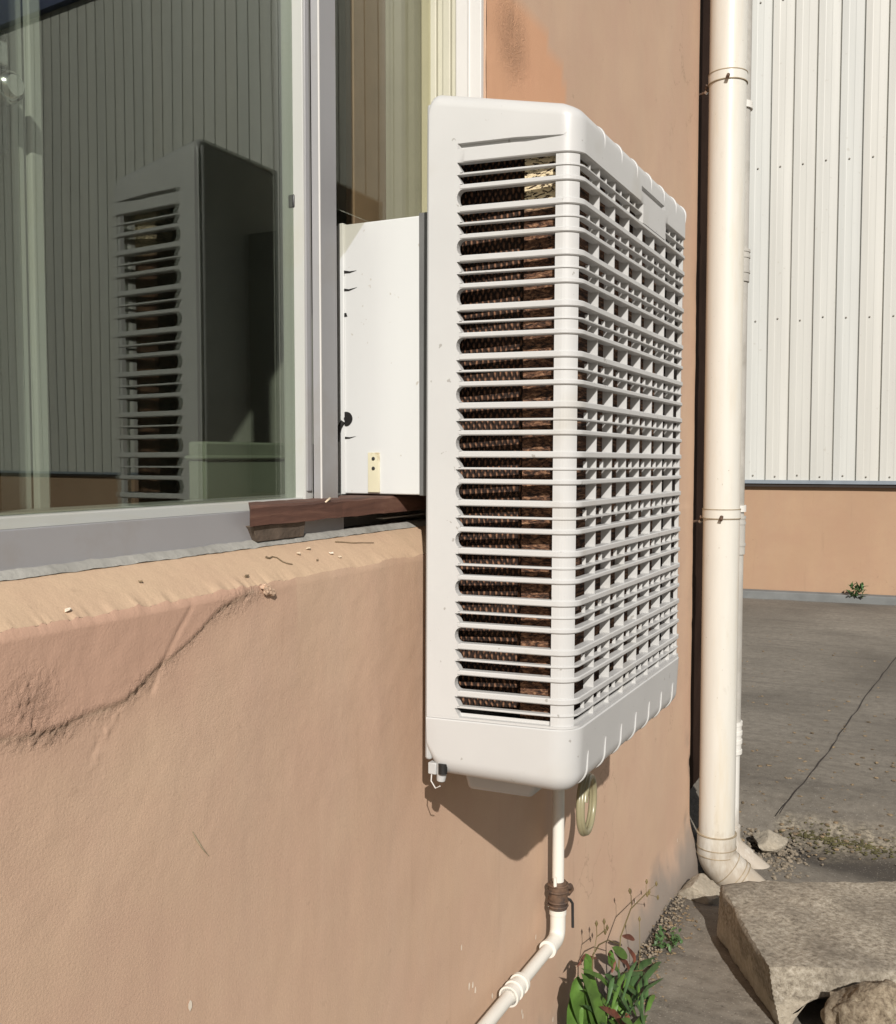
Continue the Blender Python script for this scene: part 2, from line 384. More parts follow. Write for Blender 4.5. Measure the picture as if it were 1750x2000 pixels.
# joint line in the concrete
mb = MB(); L, Rr = [], []
for i in range(len(CRACK) - 1):
    for k in range(8):
        p = CRACK[i].lerp(CRACK[i + 1], k / 8); d = (CRACK[i + 1] - CRACK[i]).normalized(); n_ = Vector((-d.y, d.x, 0))
        wj = .0022 + .0014 * fn(p.x, p.y, 0, 9); off = n_ * .012 * fn(p.x, p.y, 2, 4)
        L.append(p + off + n_ * wj + Vector((0, 0, .0065))); Rr.append(p + off - n_ * wj + Vector((0, 0, .0065)))
mb.grid([L, Rr], False); jj = mb.build('ground_joint', 'cavity'); tag(jj, kind='structure')

# ================================================================== HOUSE
WX = -.673; YC = 3.045; OY0, OY1 = -.40, 1.487; ZT = 2.90; ZS = 1.06; HT = 3.6
house = thing('house', 'peach rendered house wall with a sliding window beside the camera', 'building', (WX, OY1, 0))
def P3(px, py): v = atx(px, py, WX); return Vector((v.y, v.z))
RIDGE = [P3(*p) for p in [(-60, 1462), (0, 1450), (60, 1440), (110, 1430), (150, 1408), (200, 1390), (240, 1375), (270, 1345), (300, 1312), (332, 1290), (365, 1262), (395, 1230), (420, 1200), (455, 1178), (498, 1155), (528, 1148)]]
RIDGE2 = [P3(*p) for p in [(297, 1350), (315, 1300), (340, 1245), (372, 1185)]]
RIDGE3 = [P3(*p) for p in [(182, 1500), (188, 1465), (205, 1430), (235, 1385)]]
BLOB = P3(60, 1378)
def edge_z(y):
    e = .0035 * fn(y, 0, 0, 14) + .0015 * fn(y, 2, 0, 60)
    c = P3(300, 1180).x
    if y < P3(560, 1140).x: e += .0022 * fn(y, 5, 0, 45) + .0016 * fn(y, 6, 0, 160, 2)
    return ZS + e
ORA = [P3(948, -40), P3(1040, 20), P3(1100, 140), P3(1108, 205), P3(1085, 300), P3(948, 300)]
def inpoly(p, pl):
    c = False; j = len(pl) - 1
    for i in range(len(pl)):
        a, b = pl[i], pl[j]
        if (a.y > p.y) != (b.y > p.y) and p.x < (b.x - a.x) * (p.y - a.y) / (b.y - a.y) + a.x: c = not c
        j = i
    return c
PITS = P3(1000, 80)
def wall_pt(y, z):
    """front plane displacement and tint"""
    p = Vector((y, z)); d = .0012 * fn(y, z, 0, 5) + .0004 * fn(y, z, 0, 26); tr = tg = tb = ta = 0
    if y < 1.35 and .72 < z < 1.09:
        dr = polyd(p, RIDGE); w = math.exp(-(dr / (.0065 + .005 * (fn(y, z, 6, 12) + .4))) ** 2)
        lump = fn(y, z, 0, 190, 2) + .9 * fn(y, z, 9, 380, 2)
        am = .35 + .9 * max(0, fn(y, z, 12, 14) + .35); d += w * am * (.0008 + .0022 * lump); ta = w * .8 * min(1, am)
        w2 = math.exp(-(polyd(p, RIDGE2) / .0026) ** 2); d -= w2 * .0012 * (1 + .5 * fn(y, z, 2, 120))
        w3 = math.exp(-(polyd(p, RIDGE3) / .006) ** 2); d += w3 * .002 * fn(y, z, 2, 160)
        wb = math.exp(-((p - BLOB).length / .025) ** 2); d += wb * .0022 * fn(y * 1.6, z * .6, 4, 260); ta = max(ta, wb * .6)
        # region above the ridge: the patched plaster
        zr = None
        for i in range(len(RIDGE) - 1):
            if RIDGE[i].x <= y <= RIDGE[i + 1].x:
                zr = RIDGE[i].y + (RIDGE[i + 1].y - RIDGE[i].y) * (y - RIDGE[i].x) / (RIDGE[i + 1].x - RIDGE[i].x)
        if zr is not None and z > zr:
            k = sstep(0, .006, z - zr); d += .0022 * k; tr = .75 * k
            d += .0003 * fn(y, z, 7, 60) * k
        elif zr is not None or y < RIDGE[-1].x + .05:
            zz = zr if zr is not None else RIDGE[-1].y
            tr = .4 * (1 - sstep(0, .09, zz - z + .03 * fn(y, z, 3, 8)))
    if z > 1.1 and y > 1.48:
        if inpoly(p + Vector((.004 * fn(y, z, 8, 30), .004 * fn(y, z, 9, 30))), ORA): tg = .5
        wp = math.exp(-((p - PITS).length / .055) ** 2)
        nn = fn(y, z, 1, 95, 2); d += -.006 * wp * max(0, nn - .15); 
        ta = max(ta, min(1, wp * 1.3)); pass
    if z < .4:
        fl = sstep(.16, -.02, z) ; d += .03 * fl * fl
        tb = max(tb, .9 * sstep(.13, .02, z + .04 * fn(y, 0, 2, 6) + .02 * fn(y, z, 2, 30)))
    if y > 2.9:
        k = max(0, fn(y, z, 3, 9) - .12) * sstep(2.9, 3.04, y) * sstep(1.2, .2, z); tb = max(tb, min(.8, k * 2.5)); d -= .006 * min(1, k * 3)
    return d, (tr, tg, tb, ta)
rc = .06
cols = []                                                  # (kind, value)
for y in [-2.5, -1] + [OY0] + frange(OY0, .52, .02)[1:] + frange(.52, 1.32, .0028) + frange(1.32, OY1, .008) + [OY1] + frange(OY1, 1.75, .005)[1:] + frange(1.75, YC - rc, .02) : cols.append(y)
rows = frange(-.105, .3, .015) + frange(.3, .78, .02) + frange(.78, ZS - .004, .0028) + ['edge'] + frange(ZS + .02, 1.35, .02) + frange(1.35, 1.9, .006) + frange(1.9, ZT, .03) + [ZT, 3.2, HT]
mb = MB(); V = []; T = []; idx = {}
arc = [(i / 8) * 90 for i in range(0, 9)]
ncol = len(cols) + len(arc) + 3
for ri, z in enumerate(rows):
    for ci in range(ncol):
        if ci < len(cols):
            y = cols[ci]; zz = edge_z(y) if z == 'edge' else z
            d, t = wall_pt(y, zz); x = WX + d
            if z == 'edge': x = WX - .0015
            V.append((x, y, zz))
        elif ci < len(cols) + len(arc):
            zz = ZS if z == 'edge' else z; a = R(arc[ci - len(cols)]); yy = YC - rc + rc * math.sin(a)
            d, t = wall_pt(yy, zz); r_ = d
            V.append((WX - rc + (rc + r_) * math.cos(a), YC - rc + (rc + r_) * math.sin(a), zz))
        else:
            zz = ZS if z == 'edge' else z; k = ci - len(cols) - len(arc); d, t = wall_pt(YC, zz)
            V.append((WX - rc - (.03, .08, .14)[k], YC + d * .5, zz))
        T.append(t)
fs = []
for ri in range(len(rows) - 1):
    z0 = ZS if rows[ri] == 'edge' else rows[ri]; z1 = ZS if rows[ri + 1] == 'edge' else rows[ri + 1]
    for ci in range(ncol - 1):
        if ci < len(cols) - 1 and OY0 <= cols[ci] and cols[ci + 1] <= OY1 + 1e-6 and z0 >= ZS - 1e-6 and z1 <= ZT + 1e-6: continue
        a = ri * ncol + ci; fs.append((a, a + 1, a + 1 + ncol, a + ncol))
mb.add(V, fs, True); mb.c = {'tint': T}
wall = mb.build('wall', 'plaster', house, world=True, merge=False, fixn=False)
# thickness of the wall round the opening
mb = MB()
def strip(pa, pb, n=40, m=6):
    G = []
    for i in range(m + 1):
        G.append([(pa[0] + (pb[0] - pa[0]) * i / m, pa[1] + (pb[1] - pa[1]) * 0, 0)])
    return G
zz_ = [ZS - .06 + (ZT - ZS + .06) * i / 80 for i in range(81)]
mb.grid([[(WX - .001 - .085 * j / 6 + .001 * fn(z, j, 0, 20), OY1 + .001 + .0012 * fn(z, j, 1, 15), z) for z in zz_] for j in range(7)])
mb.grid([[(WX - .001 - .16 * j / 6, OY0 - .001, z) for z in zz_] for j in range(7)])
mb.grid([[(WX - .001 - .16 * j / 6, y, ZT + .001) for y in (OY0 - .02, OY1 + .02)] for j in range(7)])
mb.c = {'tint': [(0, 0, 0)] * len(mb.v)}
mb.build('window_reveal', 'plaster', house, world=True, merge=False)
# sill: sloped render ledge from wall edge up to the frame
mb = MB(); G = []
syy = frange(OY0 - .001, OY1 + .001, .003) + [OY1 + .001]
for j in range(17):
    f = j / 16; row = []
    for y in syy:
        ez = ZS + ((edge_z(y) if OY0 <= y <= OY1 else ZS) - ZS) * max(0, 1 - 4 * f)
        x = WX - .0015 - .062 * f
        z = ez * (1 - f) + 1.0965 * f + (.0005 * fn(x, y, 0, 30) + .0003 * fn(x, y, 1, 120)) * (1 if 0 < f < 1 else 0) + .0035 * math.sin(f * math.pi)
        row.append((x, y, z))
    G.append(row)
mb.grid(G); sill = mb.build('sill', 'sill', house, world=True, merge=False)
# cement joint between sill and frame
mb = MB(); G = []
for j in range(7):
    f = j / 6
    G.append([(-.7265 - .022 * f + .0012 * fn(y, f, 3, 30), y, 1.0935 + .008 * f + .0012 * fn(y, f, 0, 45) + .004 * math.sin(math.pi * min(1, f * 1.2))) for y in syy])
mb.grid(G); mb.build('cement_joint', 'caulk', house, world=True, merge=False)
# recessed return wall beyond the corner, dark brown
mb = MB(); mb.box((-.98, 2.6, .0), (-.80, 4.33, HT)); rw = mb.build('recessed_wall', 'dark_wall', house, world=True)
# plinth lump along the base near the corner
# room behind
mb = MB(); mb.box((-3.4, -1.6, .3), (-3.35, 3.0, 3.2)); mb.box((-3.4, -1.65, .3), (-.9, -1.6, 3.2)); mb.box((-3.4, 2.55, .3), (-.985, 2.6, 3.2))
mb.box((-3.4, -1.6, .25), (-.86, 2.6, .3)); mb.box((-3.4, -1.6, 3.2), (-.86, 2.6, 3.25))
mb.box((-.90, -1.6, .3), (-.86, OY0 - .02, 3.2)); mb.box((-.90, 2.05, .3), (-.86, 2.55, 3.2)); mb.box((-.86, 1.49, 1.0), (-.79, 1.51, 2.95)); mb.box((-.90, OY0 - .02, .3), (-.86, 2.05, 1.05)); mb.box((-.90, OY0 - .02, 2.92), (-.86, 2.05, 3.2))
mb.build('room_interior', 'room', house, world=True)
# roof slab over everything so no sky enters the room
mb = MB(); mb.box((-3.45, -2.5, HT), (WX - .005, YC - .02, HT + .15)); mb.build('roof_slab', 'room', house, world=True)
mb = MB(); mb.box((-3.45, -2.5, 0), (WX - .16, -2.45, HT)); mb.box((-3.45, -2.45, 0), (-3.42, 3.0, HT)); mb.box((-3.42, 2.99, 0), (-.985, 3.03, HT)); mb.build('outer_wall', 'dark_wall', house, world=True)

# ------------------------------------------------------------------ WINDOW
mb = MB(); FX = -.7375
mb.box((-.86, OY0, 1.0985), (FX, 1.160, 1.1365)); mb.box((-.86, 1.160, 1.0985), (-.778, OY1 - .001, 1.118))                   # bottom rail of the outer frame
mb.box((-.86, OY0, 2.85), (FX, OY1 - .001, ZT - .001))
mb.box((-.86, OY0, 1.137), (FX - .002, OY0 + .03, 2.849))
win = mb.build('window', 'alu', house, world=True, bevel=.0015)
# black gap line under frame
mb = MB(); mb.box((-.80, OY0, 1.0955), (FX - .003, 1.45, 1.0983)); mb.build('gasket', 'black', win, world=True)
# left sash
mb = MB()
mb.box((-.815, OY0 + .031, 1.1372), (-.783, 1.1295, 1.1445))
SR = 1.130
mb.box((-.815, SR, 1.1372), (-.780, 1.1485, 2.848)); mb.box((-.815, .560, 1.1535), (-.783, .600, 2.848))
mb.build('sash', 'alu_pale', win, world=True, bevel=.0012)
mb = MB(); mb.add([(FX - .0015, OY0 + .04, 1.1367), (FX - .0015, 1.14, 1.1367), (-.784, 1.130, 1.1435), (-.784, OY0 + .04, 1.1435)], [(0, 1, 2, 3)]); 
mb.add([(FX - .0015, OY0 + .04, 1.1355), (FX - .0015, 1.14, 1.1355), (-.784, 1.130, 1.1355), (-.784, OY0 + .04, 1.1355)], [(0, 3, 2, 1)])
mb.build('glazing_bead', 'alu_pale', win, world=True)
mb = MB(); mb.box((-.7805, SR + .002, 1.154), (-.7772, 1.1415, 2.84)); mb.build('stile_face', 'alu', win, world=True, bevel=.0006)
mb = MB(); mb.box((-.776, 1.1430, 1.137), (-.7635, 1.1860, 2.848)); mb.build('mullion', 'alu', win, world=True, bevel=.001)
mb = MB(); mb.box((-.7636, 1.1420, 1.137), (-.7615, 1.1438, 2.848)); mb.build('lit_edge_strip', 'frame_white', win, world=True)  # white strip standing in for the sunlit edge of the mullion step
mb = MB(); mb.box((-.800, .601, 1.145), (-.796, SR - .0005, 2.848)); mb.build('pane', 'glass', win, world=True)
mb = MB(); mb.box((-.800, OY0 + .031, 1.145), (-.796, .559, 2.848)); mb.build('pane', 'glass', win, world=True)
mb = MB(); mb.box((-.7715, 1.1865, 1.546), (-.7680, 1.4765, 2.848)); mb.build('pane', 'clear_glass', win, world=True)
# small catch on the stile
pc = atx(573, 395, -.80); mb = MB(); mb.box((pc.x - .004, pc.y - .007, pc.z - .009), (pc.x + .006, pc.y - .001, pc.z + .009)); mb.build('catch', 'dark_metal', win, world=True, bevel=.002)
# far jamb, white then cream with grooves
mb = MB(); mb.box((-.722, 1.4755, 1.10), (-.677, 1.486, 2.89)); mb.box((-.700, 1.4735, 1.10), (-.696, 1.4757, 2.89)); mb.build('jamb', 'frame_white', win, world=True, bevel=.0015)
mb = MB()
for k, (a, b, yy) in enumerate([(-.732, -.7225, 1.481), (-.746, -.7325, 1.476), (-.758, -.7465, 1.482), (-.786, -.7585, 1.477)]): mb.box((a, yy, 1.10), (b, 1.4862, 2.89))
mb.build('jamb_track', 'frame_cream', win, world=True, bevel=.0015)
# inner sash stile seen through the glass, with its round lock
mb = MB()
ya, yb, yc_ = atx(36, 500, -.86).y, atx(60, 500, -.86).y, atx(98, 500, -.86).y
mb.box((-.895, ya, 1.14), (-.865, yb, 2.84)); mb.box((-.89, yb + .004, 1.14), (-.86, yc_ - .006, 2.84)); mb.box((-.885, yc_ - .005, 1.14), (-.868, yc_ + .002, 2.84))
mb.build('inner_stile', 'alu_pale', win, world=True, bevel=.002)
mb = MB(); mb.box((-.86, OY0, 1.1367), (-.812, OY1, 1.146)); mb.build('inner_track', 'alu_pale', win, world=True, bevel=.001)
lk = thing('window_lock', 'round chrome lock on the inner sash at the far left of the window', 'lock')
lp = atx(14, 170, -.84); lk.location = lp
mb = MB(); mb.tube([(-.012, 0, 0), (.0, 0, 0), (.008, 0, 0), (.012, 0, 0)], [.017, .017, .0145, .010], 28); lb = mb.build('dial', 'chrome', lk)
mb = MB(); mb.box((-.02, -.013, .022), (-.004, .006, .046)); mb.build('latch_plate', 'chrome', lk, bevel=.002)
mb = MB(); mb.box((-.03, -.02, -.06), (-.013, .012, .06)); mb.build('back_plate', 'dark_metal', lk, bevel=.003)
# things inside
mb = MB(); a = atx(600, 400, -1.2)
bb = MB(); bb.box((-1.12, 1.775, .9), (-1.10, 2.03, 2.9)); o = bb.build('wooden_board', 'board', bevel=.002)
tag(o, 'brown board standing in the room behind the right pane', 'board')
mb = MB(); G = []
n_ = 160
for j in range(2):
    z = (1.12, 2.89)[j]
    G.append([(-.93 + .014 * math.sin(i * .62) + .006 * math.sin(i * 1.7), 1.66 + .15 * i / n_, z) for i in range(n_ + 1)])
mb.grid([[Vector(p) + Vector((.004 * math.sin(k * .9 + i * .1), 0, 0)) * 1 for i, p in enumerate([(G[0][q][0], G[0][q][1], 1.12 + 1.74 * k / 14) for q in range(n_ + 1)])] for k in range(15)])
o = mb.build('curtain', 'curtain'); sf = o.modifiers.new('solid', 'SOLIDIFY'); sf.thickness = .002
tag(o, 'yellowish curtain hanging in folds behind the right end of the window', 'curtain')
pb = atx(590, 862, -1.05); pa = atx(400, 862, -1.05)
mb = MB(); mb.box((-1.085, pa.y, 1.0), (-1.05, pb.y + .12, pa.z)); mb.box((-1.09, pa.y - .005, pa.z - .03), (-1.045, pb.y + .125, pa.z - .022)); o = mb.build('storage_box', 'box', bevel=.004); tag(o, 'pale green box inside the room low behind the left pane', 'box')
mb = MB(); mb.box((-1.3, .3, .94), (-.905, 2.2, .998)); 
for yy in (.35, 2.1): mb.box((-1.28, yy, .3), (-1.22, yy + .05, .94))
for yy in (.35, 2.1): mb.box((-.98, yy, .3), (-.93, yy + .05, .94))
o = mb.build('table', 'board', bevel=.003); tag(o, 'table just inside the room under the window', 'table')

# ================================================================== AIR COOLER
KS = .965
D_, TP, WD = .205, .021, .632
ROOT = thing('air_cooler', 'white evaporative air cooler with slotted grille fixed outside the window', 'air cooler', (-.630 * KS, 1.202 * KS, CH), (R(-.3), R(.15), 0)); ROOT.scale = (KS, KS, KS)
def plan(rc_=.029, n=10, nf=60, D=D_, tp=TP, grow=0.0):
    pts = [Vector((0, -grow)), Vector((D + grow, tp - grow)), Vector((D + grow, WD - tp + grow)), Vector((0, WD + grow))]
    out = []
    def arc_(p0, p1, p2, r):
        a = (p0 - p1).normalized(); b = (p2 - p1).normalized(); h = math.acos(a.dot(b)) / 2
        t = r / math.tan(h); s_ = p1 + a * t; e = p1 + b * t; c = p1 + (a + b).normalized() * (r / math.sin(h))
        a0 = math.atan2((s_ - c).y, (s_ - c).x); a1 = math.atan2((e - c).y, (e - c).x)
        if a1 < a0 - 1e-6: a1 += 2 * math.pi
        if a1 - a0 > math.pi: a0, a1 = a0 + 2 * math.pi, a1
        return s_, e, [(c + Vector((math.cos(a0 + (a1 - a0) * k / n), math.sin(a0 + (a1 - a0) * k / n))) * r, Vector((math.cos(a0 + (a1 - a0) * k / n), math.sin(a0 + (a1 - a0) * k / n)))) for k in range(n + 1)]
    s1, e1, A1 = arc_(pts[0], pts[1], pts[2], rc_); s2, e2, A2 = arc_(pts[1], pts[2], pts[3], rc_)
    n1 = Vector((pts[1].y - pts[0].y, -(pts[1].x - pts[0].x))).normalized(); ns = 48
    for k in range(ns): out.append((pts[0].lerp(s1, (k / ns) ** 1.6), n1))
    out += A1
    for k in range(1, nf): out.append((e1.lerp(s2, k / nf), Vector((1, 0))))
    out += A2
    n3 = Vector((n1.x, -n1.y))
    for k in range(1, ns + 1): out.append((e2.lerp(pts[3], 1 - ((ns - k) / ns) ** 1.6), n3))
    return out
PL = plan(); NS, NA, NF = 48, 11, 59
i_arc1 = NS; i_front = NS + NA; i_arc2 = NS + NA + NF; NP = len(PL)
def pp(i, d, z):
    p, n2 = PL[i]; return Vector((p.x - n2.x * d, p.y - n2.y * d, z))
def iside(x):       # index on near side at local x
    return min(range(NS + 1), key=lambda i: abs(PL[i][0].x - x))
def ifront(y): return min(range(i_front - 6, i_arc2 + 6), key=lambda i: abs(PL[i][0].y - y))
def swept(mb, i0, i1, z0, z1, d0, d1, c=0.0):
    pr = [(d0, z0 + c), (d0, z1 - c), (d0 + c, z1), (d1, z1), (d1, z0), (d0 + c, z0)] if c else [(d0, z0), (d0, z1), (d1, z1), (d1, z0)]
    m = len(pr); vs = [pp(i, d, z) for i in range(i0, i1 + 1) for d, z in pr]; fs = []
    for a in range(i1 - i0):
        for k in range(m): fs.append((a * m + k, a * m + (k + 1) % m, (a + 1) * m + (k + 1) % m, (a + 1) * m + k))
    fs.append(tuple(range(m))); fs.append(tuple(range((i1 - i0) * m, (i1 - i0) * m + m))[::-1])
    mb.add(vs, fs, False)
ZL, ZB = .389, -.3526
sc = (ZL - ZB) / (12 * .0272 + 11 * .0369)
nar, thn, tA, wid, tB = .0130 * sc, .0028 * sc, .0066 * sc, .0209 * sc, .0084 * sc
rows_, z = [], ZL                # (type,z0,z1)
for kgrp in range(12):
    rows_.append(('N', z - nar, z)); z -= nar; rows_.append(('t', z - thn, z)); z -= thn; rows_.append(('N', z - nar * .95, z)); z -= nar * .95
    if kgrp < 11:
        rows_.append(('A', z - tA, z)); z -= tA; rows_.append(('W', z - wid, z)); z -= wid; rows_.append(('B', z - tB, z)); z -= tB
ZB = z
TH = .013; XB = .043            # plate thickness, end of the solid border on the side
iB = iside(XB)
PY0, PY1 = .312, .452           # solid plate on the front under the cap
iP0, iP1 = ifront(PY0), ifront(PY1)
# grille ---------------------------------------------------
mb = MB()
for ty, z0, z1 in rows_:
    if ty in 'NW': continue
    if ty == 't' and z0 > ZL - nar - thn - 1e-4:
        swept(mb, iB, iP0, z0, z1, .0012, .0012 + .010, .0006); swept(mb, iP1, NP - 1 - iB, z0, z1, .0012, .011, .0006)
    elif ty == 't': swept(mb, iB, NP - 1 - iB, z0, z1, .0012, .011, .0006)
    else: swept(mb, iB, NP - 1 - iB, z0, z1, 0, TH, .0014)
swept(mb, iP0, iP1, rows_[3][2], ZL, 0.0, TH)                     # the plate
# corner posts just behind the bars
for (a, b) in ((i_arc1 + 1, i_arc1 + NA - 4), (i_arc2 + 2, i_arc2 + NA - 3)):
    for ty, z0, z1 in rows_:
        if ty == 'W' or ty == 'N': swept(mb, a - 2, b, z0 - .0001, z1 + .0001, .0028, .010)
# vertical fins behind the front bars
FINS = [.112 + .0705 * k for k in range(7)]
xf = D_
for k, fy in enumerate(FINS):
    mb.box((xf - .018, fy - .0010, ZB - .004), (xf - .0035, fy + .0011, ZL + .002 if not (PY0 < fy < PY1) else ZL - .03))
for k in range(8):
    fy = .112 - .0353 + .0705 * k
    if fy > WD - TP - .03: continue
    for gi in range(12):
        zt = rows_[gi * 6][2]; zb = rows_[gi * 6 + 2][1]
        if gi == 0 and PY0 < fy < PY1: continue
        mb.box((xf - .010, fy - .0008, zt - nar), (xf - .005, fy + .0008, zt - nar * .35))
# side ribs inside, few
grille = mb.build('grille', 'plastic', ROOT, merge=False)
grille.data.polygons.foreach_set('use_smooth', [False] * len(grille.data.polygons))
# side border plates with shaped slot ends ------------------
def border(side):
    mb = MB(); prof = []
    x1 = PL[iB][0].x
    zt, zb = ZL, ZB
    for ty, z0, z1 in rows_:
        if ty == 'N':
            prof += [(x1 + .0002, z1), (x1 - .0045, z1 - .0004), (x1 + .0030, z0 + .0004), (x1 + .0002, z0)] if False else [(x1 - .004, z1), (x1 + .0035, z0)]
        elif ty == 'W':
            h = (z1 - z0); rr = h * .5
            for q in range(9):
                a = R(90 - 180 * q / 8); prof.append((x1 + .004 - rr * .75 * math.cos(a), (z0 + z1) / 2 + rr * math.sin(a)))
        else: prof += [(x1 + .0002, z1 - .00005), (x1 + .0002, z0 + .00005)]
    # vertical strips: quads between x=0 and profile
    def pt(x, z, d):
        t = x / PL[i_arc1][0].x; p = PL[0][0].lerp(PL[i_arc1][0], t); n2 = PL[0][1]
        v = Vector((p.x - n2.x * d, p.y - n2.y * d, z))
        if side: v.y = WD - v.y
        return v
    for d in (0, TH):
        mb.grid([[pt(0, z, d) for x, z in prof], [pt(x, z, d) for x, z in prof]], False)
    mb.grid([[pt(x, z, 0) for x, z in prof], [pt(x, z, TH) for x, z in prof]], False)
    mb.grid([[pt(0, z, 0) for x, z in prof], [pt(0, z, TH) for x, z in prof]], False)
    return mb
for q in (0, 1): border(q).build('side_frame', 'plastic', ROOT)
# cap -------------------------------------------------------
def ztop(x): return .488 - .185 * x - (.014 - math.sqrt(max(0, .014 ** 2 - max(0, .014 - x) ** 2)))
G0, G1 = .4065, .4135
gx0, gx1 = iside(.045), i_arc1 + 1
gf0, gf1 = ifront(.318), ifront(.43)
mb = MB(); RT = .020
rowsP = []
def caprow(fz, fd):
    return [pp(i, fd(i), fz(i)) for i in range(NP)]
def ing(i): return gx0 <= i <= gx1 or gf0 <= i <= gf1
def taper(i):
    if gx0 <= i <= gx1:
        return min(1, (gx1 - i) / 12 + .05)
    return 1
cg = (G0 + G1) / 2
for k in range(8): rowsP.append(caprow(lambda i: ZL + .03 if k == 0 else ZL + .0, lambda i: TH)) if k < 2 else None
plain = lambda i: i <= iB or i >= NP - 1 - iB or iP0 <= i <= iP1
rowsP.append(caprow(lambda i: ZL, lambda i: 0 if plain(i) else .0014)); rowsP.append(caprow(lambda i: ZL + .0014, lambda i: 0))
rowsP.append(caprow(lambda i: cg - (cg - G0) * (taper(i) if ing(i) else 1) - .0004, lambda i: 0))
rowsP.append(caprow(lambda i: cg - (cg - G0) * (taper(i) if ing(i) else 1), lambda i: .0065 * min(1, taper(i) * 2) if ing(i) else 0))
rowsP.append(caprow(lambda i: cg + (G1 - cg) * (taper(i) if ing(i) else 1), lambda i: .0065 * min(1, taper(i) * 2) if ing(i) else 0))
rowsP.append(caprow(lambda i: cg + (G1 - cg) * (taper(i) if ing(i) else 1) + .0004, lambda i: 0))
for q in range(0, 11):
    a = R(90 * q / 10)
    rowsP.append([pp(i, RT * (1 - math.cos(a)) + (0.0 if q == 0 else 0), ztop(PL[i][0].x) - RT + RT * math.sin(a)) for i in range(NP)])
mb.grid(rowsP, True)
top = rowsP[-1]
mid = [Vector((p.x * .0 + .0 if False else p.x, p.y, p.z)) for p in top]
# close top with a grid between near and far halves
h = NP // 2
mb.grid([[top[i].lerp(top[NP - 1 - i], f / 8) for f in range(9)] for i in range(h + 1)], True)
cap = mb.build('top_cap', 'plastic', ROOT)
me = cap.data
bm = bmesh.new(); bm.from_mesh(me)
for e in bm.edges:
    if len(e.link_faces) == 2 and e.calc_face_angle(0) > R(38): e.smooth = False
bm.to_mesh(me); bm.free()
# raised ribs on the rounded top edge
mb = MB()
for k in range(7):
    y = .122 + .0795 * k
    if y > WD - TP - .02: y = WD - TP - .022
    pts = [Vector((D_ - .0005, y, ztop(D_) - RT - .012))]
    for q in range(0, 8):
        a = R(75 * q / 7); pts.append(Vector((D_ - .0005 - RT * (1 - math.cos(a)), y, ztop(D_) - RT + RT * math.sin(a))))
    mb = MB(); mb.tube(pts, [.0006] + [.0021] * (len(pts) - 2) + [.0008], 8); mb.build('rib', 'plastic', ROOT)
# bottom tray ----------------------------------------------
PLs = PL; PL = plan(rc_=.040, grow=.0025)
ZQ = ZB - .0035; ZBOT = -.446; RB = .028
mb = MB(); rp = [[pp(i, .012, ZQ + .008) for i in range(NP)], [pp(i, .012, ZQ) for i in range(NP)], [pp(i, .0015, ZQ) for i in range(NP)], [pp(i, 0, ZQ - .0015) for i in range(NP)]]
def zbot(x): return ZBOT + .008 * (1 - x / D_) + .024 * max(0, 1 - x / .024) ** 2
for q in range(0, 11):
    a = R(90 * q / 10)
    rp.append([pp(i, .003 + RB * (1 - math.cos(a)), zbot(PL[i][0].x) + RB - RB * math.sin(a)) for i in range(NP)])
mb.grid(rp, True); bot = rp[-1]
mb.grid([[bot[i].lerp(bot[NP - 1 - i], f / 8) for f in range(9)] for i in range(h + 1)], True)
tray = mb.build('water_tray', 'plastic', ROOT)
me = tray.data; bm = bmesh.new(); bm.from_mesh(me)
for e in bm.edges:
    if len(e.link_faces) == 2 and e.calc_face_angle(0) > R(38): e.smooth = False
bm.to_mesh(me); bm.free()
mb = MB()
for k in range(7):
    y = .078 + .078 * k
    pts = [Vector((D_ + .0015, y, ZBOT + RB + .022))]
    for q in range(0, 8):
        a = R(70 * q / 7); pts.append(Vector((D_ - .0005 - RB * (1 - math.cos(a)), y, ZBOT + RB - RB * math.sin(a))))
    mb = MB(); mb.tube(pts, [.0006] + [.0021] * (len(pts) - 2) + [.0008], 8); mb.build('rib', 'plastic', ROOT)
PL = PLs
# lower lip between grille and tray
mb = MB(); swept(mb, 0, NP - 1, ZB - .0031, ZB, .0002, TH); mb.build('grille_lip', 'plastic', ROOT)
# back panel, pads, inside
mb = MB(); mb.box((-.006, .004, -.418), (.004, WD - .004, .472)); mb.build('back_panel', 'plastic_grey', ROOT, bevel=.004)
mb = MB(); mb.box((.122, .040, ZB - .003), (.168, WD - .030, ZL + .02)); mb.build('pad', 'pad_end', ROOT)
for yy in ((.072, .09), (WD - .09, WD - .072)):
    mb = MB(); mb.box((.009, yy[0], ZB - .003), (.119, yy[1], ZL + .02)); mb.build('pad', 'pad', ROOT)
mb = MB(); mb.box((.0045, .016, ZB), (.0085, WD - .016, ZL)); mb.box((.010, WD - .0345, ZB), (.186, WD - .0325, ZL)); mb.build('liner', 'cavity', ROOT)
mb = MB(); mb.box((.0087, .125, -.36), (.11, WD - .125, .44)); mb.build('inner_housing', 'cavity', ROOT)
